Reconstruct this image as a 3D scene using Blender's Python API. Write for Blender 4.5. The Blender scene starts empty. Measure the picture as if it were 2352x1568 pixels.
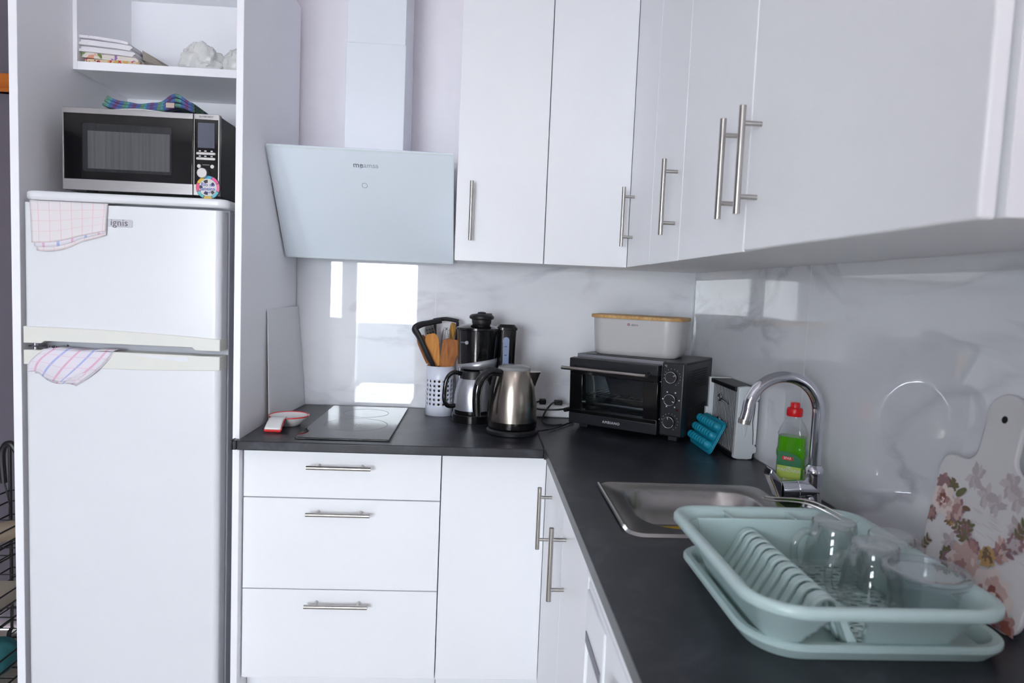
import bpy, bmesh, math, random
from mathutils import Vector, Matrix, noise as mnoise
S = bpy.context.scene
COL = S.collection
PI = math.pi
R = math.radians

# ---------------------------------------------------------------- camera
cam_d = bpy.data.cameras.new('camera')
cam = bpy.data.objects.new('camera', cam_d); COL.objects.link(cam); S.camera = cam
cam_d.sensor_width = 36.0; cam_d.sensor_fit = 'HORIZONTAL'
cam_d.lens = 1568.0 / 2352.0 * 36.0
cam_d.clip_start = 0.02
_yaw, _pit, _rol = 0.0519, 0.0760, 0.0413
_fw = Vector((math.sin(_yaw)*math.cos(_pit), math.cos(_yaw)*math.cos(_pit), -math.sin(_pit)))
_r = Vector((math.cos(_yaw), -math.sin(_yaw), 0)); _u = _r.cross(_fw)
_r2 = _r*math.cos(_rol)+_u*math.sin(_rol); _u2 = -_r*math.sin(_rol)+_u*math.cos(_rol)
CAM = Vector((-0.8247, -2.5832, 1.3627))
cam.matrix_world = Matrix(((_r2.x, _u2.x, -_fw.x, CAM.x), (_r2.y, _u2.y, -_fw.y, CAM.y), (_r2.z, _u2.z, -_fw.z, CAM.z), (0, 0, 0, 1)))
cam_d.dof.use_dof = True; cam_d.dof.focus_distance = 2.15; cam_d.dof.aperture_fstop = 5.0

# ---------------------------------------------------------------- light
SKY = 39.0; LAMP = 8.0
w = bpy.data.worlds.new('sky'); S.world = w; w.use_nodes = True
nt = w.node_tree; bg = nt.nodes['Background']
tc = nt.nodes.new('ShaderNodeTexCoord'); sp = nt.nodes.new('ShaderNodeSeparateXYZ'); cr = nt.nodes.new('ShaderNodeValToRGB')
nt.links.new(tc.outputs['Generated'], sp.inputs[0]); nt.links.new(sp.outputs['Z'], cr.inputs[0])
cr.color_ramp.elements[0].position = 0.0; cr.color_ramp.elements[0].color = (0.965, 0.945, 1.0, 1)
cr.color_ramp.elements[1].position = 0.9; cr.color_ramp.elements[1].color = (0.82, 0.86, 1.0, 1)
nt.links.new(cr.outputs[0], bg.inputs[0]); bg.inputs[1].default_value = SKY
sun_d = bpy.data.lights.new('sun', 'SUN'); sun = bpy.data.objects.new('sun', sun_d); COL.objects.link(sun)
sun_d.energy = 70; sun_d.angle = R(0.5); sun_d.color = (1, .96, .9)
sun.rotation_euler = Vector((0.25, 0.22, -1.0)).to_track_quat('-Z', 'Y').to_euler()
por_d = bpy.data.lights.new('window_portal', 'AREA'); por = bpy.data.objects.new('window_portal', por_d); COL.objects.link(por)
S.view_settings.view_transform = 'Standard'; S.view_settings.look = 'None'
S.view_settings.gamma = 1.0; S.view_settings.use_curve_mapping = False
S.view_settings.exposure = 0.0
S.cycles.use_denoising = True
S.cycles.max_bounces = 14; S.cycles.diffuse_bounces = 7; S.cycles.glossy_bounces = 6
S.cycles.transmission_bounces = 12; S.cycles.transparent_max_bounces = 16
S.cycles.sample_clamp_indirect = 12

# ---------------------------------------------------------------- materials
def lin(c):
    out = []
    for v in c:
        v /= 255.0
        out.append(v/12.92 if v <= 0.04045 else ((v+0.055)/1.055)**2.4)
    return (*out, 1)
def P(name, rgb, rough=.5, metal=0, ior=1.5, trans=0, coat=0, var=0.03, scale=30, bump=0, bscale=200, stretch=None):
    m = bpy.data.materials.new(name); m.use_nodes = True; n = m.node_tree; b = n.nodes['Principled BSDF']
    b.inputs['Base Color'].default_value = lin(rgb)
    b.inputs['Roughness'].default_value = rough; b.inputs['Metallic'].default_value = metal
    b.inputs['IOR'].default_value = ior; b.inputs['Transmission Weight'].default_value = trans
    b.inputs['Coat Weight'].default_value = coat; b.inputs['Coat Roughness'].default_value = .05
    t = n.nodes.new('ShaderNodeTexCoord'); mp = n.nodes.new('ShaderNodeMapping'); n.links.new(t.outputs['Object'], mp.inputs[0])
    if stretch: mp.inputs['Scale'].default_value = stretch
    if var and not trans:
        no = n.nodes.new('ShaderNodeTexNoise'); no.inputs['Scale'].default_value = scale; no.inputs['Detail'].default_value = 4
        n.links.new(mp.outputs[0], no.inputs['Vector'])
        mx = n.nodes.new('ShaderNodeMix'); mx.data_type = 'RGBA'
        c = lin(rgb); mx.inputs[6].default_value = tuple(v*(1-var) for v in c[:3])+(1,); mx.inputs[7].default_value = tuple(min(1, v*(1+var)) for v in c[:3])+(1,)
        n.links.new(no.outputs['Fac'], mx.inputs[0]); n.links.new(mx.outputs[2], b.inputs['Base Color'])
    if bump:
        nb = n.nodes.new('ShaderNodeTexNoise'); nb.inputs['Scale'].default_value = bscale; nb.inputs['Detail'].default_value = 3
        n.links.new(mp.outputs[0], nb.inputs['Vector'])
        bm_ = n.nodes.new('ShaderNodeBump'); bm_.inputs['Strength'].default_value = bump; bm_.inputs['Distance'].default_value = .002
        n.links.new(nb.outputs['Fac'], bm_.inputs['Height']); n.links.new(bm_.outputs[0], b.inputs['Normal'])
    return m
def thin_glass(name, tint=(255, 255, 255), refl=1.5, power=4):
    m = bpy.data.materials.new(name); m.use_nodes = True; n = m.node_tree; n.nodes.remove(n.nodes['Principled BSDF'])
    o = n.nodes['Material Output']; tr = n.nodes.new('ShaderNodeBsdfTransparent'); gl = n.nodes.new('ShaderNodeBsdfGlossy')
    tr.inputs[0].default_value = lin(tint); gl.inputs['Roughness'].default_value = 0.02
    lw = n.nodes.new('ShaderNodeLayerWeight'); lw.inputs[0].default_value = .5; pw = n.nodes.new('ShaderNodeMath'); pw.operation = 'POWER'; pw.inputs[1].default_value = power
    n.links.new(lw.outputs['Facing'], pw.inputs[0]); f = n.nodes.new('ShaderNodeMath'); f.operation = 'MULTIPLY_ADD'; f.inputs[1].default_value = .75; f.inputs[2].default_value = ((refl-1)/(refl+1))**2
    n.links.new(pw.outputs[0], f.inputs[0]); mx = n.nodes.new('ShaderNodeMixShader')
    n.links.new(f.outputs[0], mx.inputs[0]); n.links.new(tr.outputs[0], mx.inputs[1]); n.links.new(gl.outputs[0], mx.inputs[2]); n.links.new(mx.outputs[0], o.inputs[0])
    return m
def ramp(n, els):
    r = n.nodes.new('ShaderNodeValToRGB'); e = r.color_ramp.elements
    while len(e) < len(els): e.new(.5)
    for i, (p, c) in enumerate(els): e[i].position = p; e[i].color = c
    return r
def marble():
    m = P('marble_tile', (209, 212, 219), .02, ior=1.8, var=0); n = m.node_tree; b = n.nodes['Principled BSDF']
    t = n.nodes.new('ShaderNodeTexCoord'); mp = n.nodes.new('ShaderNodeMapping'); n.links.new(t.outputs['Object'], mp.inputs[0])
    mp.inputs['Rotation'].default_value = (R(28), R(-30), R(20)); mp.inputs['Scale'].default_value = (1, 1, 2.4)
    n1 = n.nodes.new('ShaderNodeTexNoise'); n1.inputs['Scale'].default_value = 2.0; n1.inputs['Detail'].default_value = 6; n1.inputs['Distortion'].default_value = .8
    n.links.new(mp.outputs[0], n1.inputs['Vector'])
    r1 = ramp(n, [(.44, (0, 0, 0, 1)), (.497, (1, 1, 1, 1)), (.55, (0, 0, 0, 1))])
    n.links.new(n1.outputs['Fac'], r1.inputs[0])
    n2 = n.nodes.new('ShaderNodeTexNoise'); n2.inputs['Scale'].default_value = 1.6; n2.inputs['Detail'].default_value = 5
    n.links.new(mp.outputs[0], n2.inputs['Vector'])
    r2 = ramp(n, [(.42, (0, 0, 0, 1)), (.68, (1, 1, 1, 1))]); n.links.new(n2.outputs['Fac'], r2.inputs[0])
    ml = n.nodes.new('ShaderNodeMath'); ml.operation = 'MULTIPLY'; n.links.new(r1.outputs[0], ml.inputs[0]); n.links.new(r2.outputs[0], ml.inputs[1])
    mx = n.nodes.new('ShaderNodeMix'); mx.data_type = 'RGBA'; mx.inputs[6].default_value = lin((242, 243, 246)); mx.inputs[7].default_value = lin((204, 205, 211))
    n.links.new(ml.outputs[0], mx.inputs[0])
    mx2 = n.nodes.new('ShaderNodeMix'); mx2.data_type = 'RGBA'; mx2.blend_type = 'MULTIPLY'; mx2.inputs[0].default_value = 1
    r3 = ramp(n, [(.3, (1, 1, 1, 1)), (.8, (.88, .89, .91, 1))]); n.links.new(n2.outputs['Fac'], r3.inputs[0])
    n.links.new(mx.outputs[2], mx2.inputs[6]); n.links.new(r3.outputs[0], mx2.inputs[7]); n.links.new(mx2.outputs[2], b.inputs['Base Color'])
    return m
def slate(name='slate_laminate'):
    m = P(name, (44, 46, 53), .34, var=0, bump=.10, bscale=900, ior=1.45); n = m.node_tree; b = n.nodes['Principled BSDF']
    t = n.nodes.new('ShaderNodeTexCoord')
    n1 = n.nodes.new('ShaderNodeTexNoise'); n1.inputs['Scale'].default_value = 9; n1.inputs['Detail'].default_value = 8; n1.inputs['Roughness'].default_value = .65; n1.inputs['Distortion'].default_value = .6
    n.links.new(t.outputs['Object'], n1.inputs['Vector'])
    r = ramp(n, [(.3, lin((24, 26, 32))), (.52, lin((36, 38, 45))), (.74, lin((64, 66, 74)))])
    n.links.new(n1.outputs['Fac'], r.inputs[0]); n.links.new(r.outputs[0], b.inputs['Base Color'])
    return m
def wood(name, c1, c2, rough=.45, scale=(3, 3, 40), ws=2.0):
    m = P(name, c1, rough, var=0); n = m.node_tree; b = n.nodes['Principled BSDF']
    t = n.nodes.new('ShaderNodeTexCoord'); mp = n.nodes.new('ShaderNodeMapping'); mp.inputs['Scale'].default_value = scale; n.links.new(t.outputs['Object'], mp.inputs[0])
    no = n.nodes.new('ShaderNodeTexNoise'); no.inputs['Scale'].default_value = ws; no.inputs['Detail'].default_value = 5; no.inputs['Distortion'].default_value = 1.2
    n.links.new(mp.outputs[0], no.inputs['Vector'])
    r = ramp(n, [(.35, lin(c1)), (.65, lin(c2))]); n.links.new(no.outputs['Fac'], r.inputs[0]); n.links.new(r.outputs[0], b.inputs['Base Color'])
    return m
def brushed(name, rgb, rough, vec):
    return P(name, rgb, rough, 1, var=.12, scale=60, stretch=vec, bump=.03, bscale=120)
def lines(name, base, sets, rough=.9):
    """woven check: sets = (axis, count, width, colour) on the cloth's own UV"""
    m = P(name, base, rough, var=0, ior=1.3); n = m.node_tree; b = n.nodes['Principled BSDF']
    uv = n.nodes.new('ShaderNodeUVMap'); sp = n.nodes.new('ShaderNodeSeparateXYZ'); n.links.new(uv.outputs[0], sp.inputs[0])
    prev = None; basec = lin(base)
    for ax, cnt, wd, col, off in sets:
        a = n.nodes.new('ShaderNodeMath'); a.operation = 'MULTIPLY_ADD'; a.inputs[1].default_value = cnt; a.inputs[2].default_value = off
        n.links.new(sp.outputs[ax], a.inputs[0])
        f = n.nodes.new('ShaderNodeMath'); f.operation = 'FRACT'; n.links.new(a.outputs[0], f.inputs[0])
        l = n.nodes.new('ShaderNodeMath'); l.operation = 'LESS_THAN'; l.inputs[1].default_value = wd; n.links.new(f.outputs[0], l.inputs[0])
        k = n.nodes.new('ShaderNodeMath'); k.operation = 'MULTIPLY'; k.inputs[1].default_value = .7; n.links.new(l.outputs[0], k.inputs[0])
        mx = n.nodes.new('ShaderNodeMix'); mx.data_type = 'RGBA'; mx.inputs[7].default_value = lin(col)
        if prev: n.links.new(prev, mx.inputs[6])
        else: mx.inputs[6].default_value = basec
        n.links.new(k.outputs[0], mx.inputs[0]); prev = mx.outputs[2]
    n.links.new(prev, b.inputs['Base Color'])
    return m
def blotch(name, base, cols, scale=18, rough=.9, thr=.58):
    """printed cloth: soft patches of other colours"""
    m = P(name, base, rough, var=0, ior=1.3); n = m.node_tree; b = n.nodes['Principled BSDF']; t = n.nodes.new('ShaderNodeTexCoord'); prev = None
    for i, c in enumerate(cols):
        mp = n.nodes.new('ShaderNodeMapping'); mp.inputs['Location'].default_value = (i*3.1, i*1.7, i*2.3); n.links.new(t.outputs['Object'], mp.inputs[0])
        no = n.nodes.new('ShaderNodeTexNoise'); no.inputs['Scale'].default_value = scale; no.inputs['Detail'].default_value = 2; n.links.new(mp.outputs[0], no.inputs['Vector'])
        r = ramp(n, [(thr, (0, 0, 0, 1)), (thr+.04, (1, 1, 1, 1))]); n.links.new(no.outputs['Fac'], r.inputs[0])
        mx = n.nodes.new('ShaderNodeMix'); mx.data_type = 'RGBA'; mx.inputs[7].default_value = lin(c)
        if prev: n.links.new(prev, mx.inputs[6])
        else: mx.inputs[6].default_value = lin(base)
        n.links.new(r.outputs[0], mx.inputs[0]); prev = mx.outputs[2]
    n.links.new(prev, b.inputs['Base Color'])
    return m

MW = P('white_lacquer', (241, 242, 245), .32, var=.01)
MWB = P('white_melamine', (246, 246, 250), .45, var=.01)
MWALL = P('white_paint', (246, 242, 247), .8, var=.02, bump=.05)
MWALLSHADE = P('wall_shade', (104, 98, 108), .85, var=.04, bump=.1, bscale=300)  # shade on the unlit wall at far left, put into its colour
MTILE = marble(); MGROUT = P('white_grout', (232, 233, 236), .6)
MSLATE = slate(); MBLACKEND = P('black_plastic', (22, 23, 26), .4)
MSTEEL = brushed('brushed_steel', (186, 184, 182), .28, (1, 1, .05))
MSTEELH = brushed('brushed_steel_across', (190, 188, 188), .30, (.05, 1, 1))
MKET = brushed('kettle_steel', (168, 160, 150), .24, (1, 1, .04))
MHAND = P('handle_steel', (182, 178, 174), .3, 1, var=.04)
MCHR = P('chrome', (208, 210, 216), .06, 1, var=0)
MSINK = P('sink_steel', (176, 174, 172), .27, 1, var=.06, scale=40)
MSILV = P('silver_plastic', (178, 180, 186), .32, .75, var=.02)
MBLK = P('gloss_black_plastic', (13, 13, 15), .12, coat=.3, var=0)
MBLKM = P('matt_black_plastic', (26, 26, 29), .42, var=.05)
MBLKG = P('black_glass', (7, 8, 9), .05, coat=.3, var=0)
MHOB = P('hob_glass', (14, 15, 18), .055, ior=1.55, var=0)
MFR = P('fridge_enamel', (226, 228, 232), .28, var=.01, coat=.15)
MIV = P('ivory_plastic', (222, 222, 215), .4, var=.01)
MGREYB = P('grey_body_paint', (186, 188, 196), .45, var=.02)
MDK = P('dark_gap', (20, 20, 22), .8)
MMWB = P('microwave_paint', (58, 59, 60), .45, var=.05)
MHOODG = P('hood_white_glass', (232, 241, 249), .10, coat=.2, var=0)
MHOODE = P('hood_glass_edge', (226, 236, 240), .12, var=0)
MHOOD = P('hood_enamel', (232, 236, 243), .26, var=.01)
MPRINT = P('grey_print', (122, 124, 134), .5, var=0)
MWPRINT = P('white_print', (214, 216, 222), .5, var=0)
MOVEN = P('oven_black', (30, 31, 36), .38, var=.08, scale=80)
MTHIN = thin_glass('thin_clear_glass', (245, 250, 250)); MOWIN = thin_glass('oven_window_glass', (226, 232, 234))
MGLASS = P('clear_glass', (250, 252, 252), .0, trans=1, ior=1.45, var=0)
MPET = thin_glass('clear_plastic', (250, 251, 252), 1.6, 2.6); MMUG = thin_glass('mug_glass', (253, 254, 254), 1.72, 1.6)
MLIQ = P('green_soap', (96, 196, 12), .05, trans=.55, ior=1.35, var=0)
MRED = P('red_plastic', (205, 14, 22), .35)
MGRN = P('green_label', (26, 104, 62), .5); MLIME = P('lime_label', (176, 200, 84), .5); MLW = P('white_label', (228, 233, 222), .5)
MBREAD = P('warm_grey_enamel', (196, 194, 194), .28, var=.01)
MBAM = wood('bamboo', (206, 168, 112), (184, 140, 84), .5, (40, 4, 30), 1.5)
MW1 = wood('cherry_wood', (176, 112, 52), (140, 78, 34), .5, (30, 30, 3), 2)
MW2 = wood('beech_wood', (214, 148, 70), (190, 118, 44), .5, (26, 26, 3), 2)
MW3 = wood('striped_wood', (204, 150, 62), (70, 48, 24), .5, (60, 60, 4), 2)
MORANGE = wood('varnished_pine', (196, 112, 36), (170, 88, 24), .35, (2, 20, 20), 1)
MTEAL = P('teal_silicone', (18, 138, 164), .42, var=.04)
MMINT = P('mint_plastic', (176, 198, 196), .32, var=.015, coat=.1)
MCER = P('white_ceramic', (224, 222, 220), .15, coat=.4); MREDG = P('red_glaze', (206, 38, 42), .15, coat=.4); MYELG = P('yellow_glaze', (222, 176, 84), .2)
MCUP = P('white_gloss_plastic', (222, 225, 238), .25, var=0)
MLBOARD = P('grey_white_board', (236, 237, 239), .5, var=.01)
MGRATE = P('pale_grey_plastic', (204, 208, 210), .4)
MSTRIP = P('white_socket_plastic', (226, 227, 230), .4)
MCLR = P('plastic_bag_film', (236, 237, 234), .16, ior=1.4, var=0, bump=.5, bscale=70); MCLR.node_tree.nodes['Principled BSDF'].inputs['Alpha'].default_value = .72
MYEL = P('yellow_liquid', (206, 164, 24), .1, trans=.3)
MFLOOR = wood('floor_boards', (180, 172, 162), (160, 150, 138), .5, (2, 12, 2), 2)
MWIRE = P('black_wire', (26, 26, 28), .5)
MBEIGE = P('beige_cloth', (168, 152, 132), .9, var=.1); MTEALC = P('teal_cloth', (56, 128, 134), .9, var=.2)
MCONC = P('grey_render', (96, 98, 102), .9, var=.1); MTERR = P('terrace_tile', (200, 198, 192), .8, var=.05)
MT_W = blotch('white_printed_cloth', (228, 226, 230), [(110, 110, 118), (212, 190, 200)], 42, .9, .68); MT_P = blotch('white_pink_cloth', (228, 225, 230), [(216, 160, 178), (176, 160, 210)], 40, .9, .68)
MT_F = blotch('floral_cloth', (220, 214, 206), [(150, 110, 170), (214, 150, 130), (110, 130, 70)], 34, .9, .6)
MT_C = blotch('checked_cloth', (208, 190, 160), [(90, 30, 50), (190, 60, 80), (200, 160, 90)], 60, .9, .55)
MT_G = P('taupe_cloth', (150, 142, 134), .9, var=.06)
MT_1 = lines('tea_towel_pink_check', (224, 219, 221), [(0, 7, .07, (226, 184, 190), .3), (1, 4, .05, (226, 188, 194), .1)])
MT_2 = lines('tea_towel_blue_pink', (222, 218, 226), [(0, 2.6, .10, (140, 158, 220), .2), (0, 2.6, .09, (216, 150, 184), .7), (1, 3, .07, (222, 190, 206), .4)])
MT_1E = P('tea_towel_edge', (214, 208, 211), .9)
def tartan():
    return lines('tartan_cloth', (78, 98, 150), [(0, 5, .34, (96, 140, 84), 0), (0, 5, .2, (112, 52, 84), .45), (0, 5, .12, (70, 150, 160), .8), (1, 3, .3, (60, 66, 112), .75), (1, 6, .12, (108, 56, 90), .6), (1, 4, .14, (120, 160, 96), .5)])
MTART = tartan()

# ---------------------------------------------------------------- mesh building
class M:
    def __init__(s): s.v = []; s.f = []; s.m = []; s.uv = {}; s.T = None; s.mi = 0
    def add(s, vs, fs):
        o = len(s.v)
        for p in vs:
            p = Vector(p); s.v.append(s.T @ p if s.T else p)
        for f in fs: s.f.append([i+o for i in f]); s.m.append(s.mi)
        return o
    def box(s, x0, x1, y0, y1, z0, z1):
        s.add([(x0, y0, z0), (x1, y0, z0), (x1, y1, z0), (x0, y1, z0), (x0, y0, z1), (x1, y0, z1), (x1, y1, z1), (x0, y1, z1)],
              [(0, 3, 2, 1), (4, 5, 6, 7), (0, 1, 5, 4), (1, 2, 6, 5), (2, 3, 7, 6), (3, 0, 4, 7)]); return s
    def loft(s, rings, caps=True, closed=False):
        n = len(rings[0]); o = s.add([p for r in rings for p in r], []); k = len(rings)
        for i in range(k if closed else k-1):
            a = o+i*n; b = o+((i+1) % k)*n
            for j in range(n): s.f.append([a+j, a+(j+1) % n, b+(j+1) % n, b+j]); s.m.append(s.mi)
        if caps and not closed:
            s.f.append([o+j for j in range(n)][::-1]); s.m.append(s.mi); s.f.append([o+(k-1)*n+j for j in range(n)]); s.m.append(s.mi)
        return s
    def tube(s, pts, r, seg=10, closed=False, caps=True):
        pts = [Vector(p) for p in pts]; n = len(pts); rr = r if isinstance(r, (list, tuple)) else [r]*n
        rings = []; up = None
        for i, p in enumerate(pts):
            if closed: d = pts[(i+1) % n]-pts[i-1]
            else: d = pts[min(i+1, n-1)]-pts[max(i-1, 0)]
            d.normalize()
            if up is None: up = Vector((0, 0, 1)) if abs(d.z) < .9 else Vector((1, 0, 0))
            a = d.cross(up).normalized(); up = a.cross(d).normalized()
            rings.append([p+(a*math.cos(t*2*PI/seg)+up*math.sin(t*2*PI/seg))*rr[i] for t in range(seg)])
        return s.loft(rings, caps, closed)
    def cyl(s, p0, p1, r, r1=None, seg=20): return s.tube([p0, p1], [r, r if r1 is None else r1], seg)
    def lathe(s, prof, c=(0, 0, 0), seg=32, a0=0, a1=2*PI):
        full = abs(a1-a0-2*PI) < 1e-6; k = seg if full else seg+1
        idx = []
        for r, z in prof:
            if r < 1e-6: idx.append([s.add([(c[0], c[1], c[2]+z)], [])]*k)
            else:
                o = s.add([(c[0]+r*math.cos(a0+(a1-a0)*j/seg), c[1]+r*math.sin(a0+(a1-a0)*j/seg), c[2]+z) for j in range(k)], []); idx.append([o+j for j in range(k)])
        for A, B in zip(idx, idx[1:]):
            for j in range(seg):
                q = [A[j], A[(j+1) % k], B[(j+1) % k], B[j]]; u = []
                for t in q:
                    if t not in u: u.append(t)
                if len(u) > 2: s.f.append(u); s.m.append(s.mi)
        return s
    def prism(s, poly, ax, a, b):
        def q(p, t): return {'x': (t, p[0], p[1]), 'y': (p[0], t, p[1]), 'z': (p[0], p[1], t)}[ax]
        return s.loft([[q(p, a) for p in poly], [q(p, b) for p in poly]])
    def grid(s, fn, nu, nv):
        o = len(s.v)
        for j in range(nv+1):
            for i in range(nu+1):
                u, v = i/nu, j/nv; k = s.add([fn(u, v)], []); s.uv[k] = (u, v)
        for j in range(nv):
            for i in range(nu):
                a = o+j*(nu+1)+i; s.f.append([a, a+1, a+nu+2, a+nu+1]); s.m.append(s.mi)
        return s
    def ball(s, c, rx, ry=None, rz=None, seg=16, rg=10):
        ry = ry or rx; rz = rz or rx; o = s.add([(c[0], c[1], c[2]-rz)], [])
        for i in range(1, rg):
            t = PI*i/rg
            s.add([(c[0]+rx*math.sin(t)*math.cos(2*PI*j/seg), c[1]+ry*math.sin(t)*math.sin(2*PI*j/seg), c[2]-rz*math.cos(t)) for j in range(seg)], [])
        e = s.add([(c[0], c[1], c[2]+rz)], [])
        for j in range(seg):
            s.f.append([o, o+1+(j+1) % seg, o+1+j]); s.m.append(s.mi); s.f.append([e, e-seg+j, e-seg+(j+1) % seg]); s.m.append(s.mi)
            for i in range(rg-2):
                a = o+1+i*seg; s.f.append([a+j, a+(j+1) % seg, a+seg+(j+1) % seg, a+seg+j]); s.m.append(s.mi)
        return s
def rrect(w, d, r, n=6, c=(0, 0)):
    out = []
    rs = r if isinstance(r, (list, tuple)) else [r]*4
    for (sx, sy, a0), rr in zip(((1, 1, 0), (-1, 1, 90), (-1, -1, 180), (1, -1, 270)), rs):
        for i in range(n+1):
            t = R(a0+90*i/n); out.append((c[0]+sx*(w/2-rr)+rr*math.cos(t), c[1]+sy*(d/2-rr)+rr*math.sin(t)))
    return out
def at(p, z): return [(x, y, z) for x, y in p]
ROOT = {}
def tag(o, label, cat, group=None, kind=None):
    if label: o['label'] = label
    if cat: o['category'] = cat
    if group: o['group'] = group
    if kind: o['kind'] = kind
    return o
def thing(name, label, cat, loc, rz=0, group=None):
    o = bpy.data.objects.new(name, None); COL.objects.link(o); o.location = loc; o.rotation_euler = (0, 0, rz); o.empty_display_size = .02
    ROOT[o] = Matrix.Translation(Vector(loc)) @ Matrix.Rotation(rz, 4, 'Z')
    return tag(o, label, cat, group)
def rootm(o):
    while o is not None:
        if o in ROOT: return ROOT[o]
        o = o.parent
    return None
def obj(name, m, mats, parent=None, bev=0, seg=2, ang=35, solid=0, off=0, sub=0, world=True, label=None, smooth=True, weld=False):
    me = bpy.data.meshes.new(name); vs = m.v; o = bpy.data.objects.new(name, me)
    T = rootm(parent)
    if world:
        if T is not None:
            I = T.inverted(); vs = [I @ v for v in vs]
        elif parent is None:
            xs = [v.x for v in vs]; ys = [v.y for v in vs]; zs = [v.z for v in vs]
            c = Vector(((min(xs)+max(xs))/2, (min(ys)+max(ys))/2, min(zs))); vs = [v-c for v in vs]; o.location = c
            ROOT[o] = Matrix.Translation(c)
        else:
            pass
    me.from_pydata([tuple(v) for v in vs], [], m.f)
    for mt in (mats if isinstance(mats, (list, tuple)) else [mats]): me.materials.append(mt)
    for p, i in zip(me.polygons, m.m): p.material_index = i
    if m.uv:
        ul = me.uv_layers.new(name='UVMap')
        for l in me.loops: ul.data[l.index].uv = m.uv.get(l.vertex_index, (0, 0))
    if not m.uv:
        b = bmesh.new(); b.from_mesh(me)
        if weld: bmesh.ops.remove_doubles(b, verts=b.verts[:], dist=1e-5)
        bmesh.ops.recalc_face_normals(b, faces=b.faces[:]); b.to_mesh(me); b.free()
    me.update()
    if smooth:
        for p in me.polygons: p.use_smooth = True
        me.set_sharp_from_angle(angle=R(ang))
    COL.objects.link(o)
    if parent: o.parent = parent
    if solid: d = o.modifiers.new('solid', 'SOLIDIFY'); d.thickness = solid; d.offset = off
    if bev: d = o.modifiers.new('bevel', 'BEVEL'); d.width = bev; d.segments = seg; d.limit_method = 'ANGLE'; d.angle_limit = R(40); d.harden_normals = False
    if sub: d = o.modifiers.new('sub', 'SUBSURF'); d.levels = sub; d.render_levels = sub
    if label: o['label'] = label
    return o
def struct(name, m, mats, parent=None, **k):
    o = obj(name, m, mats, parent, **k)
    if not parent: o['kind'] = 'structure'
    return o
def text_m(s, size, origin, xd, yd, depth=.0006, spacing=1.0):
    """letters as a mesh: origin is the centre, xd/yd the reading and up directions"""
    cu = bpy.data.curves.new('t', 'FONT'); cu.body = s; cu.size = size; cu.align_x = 'CENTER'; cu.align_y = 'CENTER'; cu.extrude = depth/2; cu.space_character = spacing; cu.resolution_u = 3
    ob = bpy.data.objects.new('t', cu); COL.objects.link(ob); dg = bpy.context.evaluated_depsgraph_get()
    me = bpy.data.meshes.new_from_object(ob.evaluated_get(dg)); m = M()
    xd = Vector(xd).normalized(); yd = Vector(yd).normalized(); zd = xd.cross(yd); o = Vector(origin)
    m.add([o+xd*v.co.x+yd*v.co.y+zd*v.co.z for v in me.vertices], [list(p.vertices) for p in me.polygons])
    bpy.data.objects.remove(ob); bpy.data.curves.remove(cu); bpy.data.meshes.remove(me)
    return m
def copy_tree(o, parent=None):
    c = o.copy(); COL.objects.link(c)
    if parent: c.parent = parent
    for ch in list(o.children): copy_tree(ch, c)
    return c
def arc(c, r, a0, a1, n, plane='xz'):
    out = []
    for i in range(n+1):
        t = R(a0+(a1-a0)*i/n); a, b = r*math.cos(t), r*math.sin(t)
        out.append({'xz': (c[0]+a, c[1], c[2]+b), 'yz': (c[0], c[1]+a, c[2]+b), 'xy': (c[0]+a, c[1]+b, c[2])}[plane])
    return out
def bez(pts, n=24):
    """smooth path through points (Catmull-Rom)"""
    P_ = [Vector(p) for p in pts]; out = []
    for i in range(len(P_)-1):
        p0 = P_[max(i-1, 0)]; p1 = P_[i]; p2 = P_[i+1]; p3 = P_[min(i+2, len(P_)-1)]; k = max(2, n//(len(P_)-1))
        for j in range(k):
            t = j/k; out.append(.5*((2*p1)+(p2-p0)*t+(2*p0-5*p1+4*p2-p3)*t*t+(3*p1-p0-3*p2+p3)*t**3))
    out.append(P_[-1]); return out
X, Y, Z = (1, 0, 0), (0, 1, 0), (0, 0, 1)

# ---------------------------------------------------------------- room
RX0, RY0, CE = -4.3, -4.6, 2.52
struct('floor', M().box(RX0, .0, RY0, .0, -.05, 0), MFLOOR)
struct('ceiling', M().box(RX0-.1, .1, RY0-.1, .1, CE, CE+.05), MWALL)
struct('wall_back', M().box(-2.14, .1, .01, .11, 0, CE), MWALL)
struct('wall_back_left', M().box(RX0-.1, -2.142, .01, .11, 0, CE), MWALLSHADE)
struct('wall_right', M().box(.01, .11, RY0, .01, 0, CE), MWALL)
struct('wall_left', M().box(RX0-.1, RX0, RY0, .01, 0, CE), MWALLSHADE)  # coloured dark to cut bounce light on the right-hand doors
# front wall (behind the camera) with the balcony window
WX0, WX1, WZ0, WZ1 = -2.69, -1.42, .04, 2.0
m = M(); m.box(RX0-.1, WX0, RY0-.12, RY0, 0, CE); m.box(WX1, .11, RY0-.12, RY0, 0, CE); m.box(WX0, WX1, RY0-.12, RY0, WZ1, CE); m.box(WX0, WX1, RY0-.12, RY0, 0, WZ0)
struct('wall_front', m, MWALL)
win = thing('window_1', None, None, ((WX0+WX1)/2, RY0-.06, WZ0)); win['kind'] = 'structure'
fy0, fy1 = RY0-.09, RY0-.03; m = M()
WM0, WM1 = -2.25, -2.09          # the wide mullion between sidelight and door leaf
m.box(WX0, WX0+.07, fy0, fy1, WZ0, WZ1); m.box(WX1-.05, WX1, fy0, fy1, WZ0, WZ1); m.box(WX0, WX1, fy0, fy1, WZ1-.06, WZ1); m.box(WX0, WX1, fy0, fy1, WZ0, WZ0+.07)
m.box(WM0, WM1, fy0, fy1, WZ0, WZ1); m.box(WX0, WM0, fy0, fy1, WZ0, 1.0)
obj('window_frame', m, MW, win, bev=.004)
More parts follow.
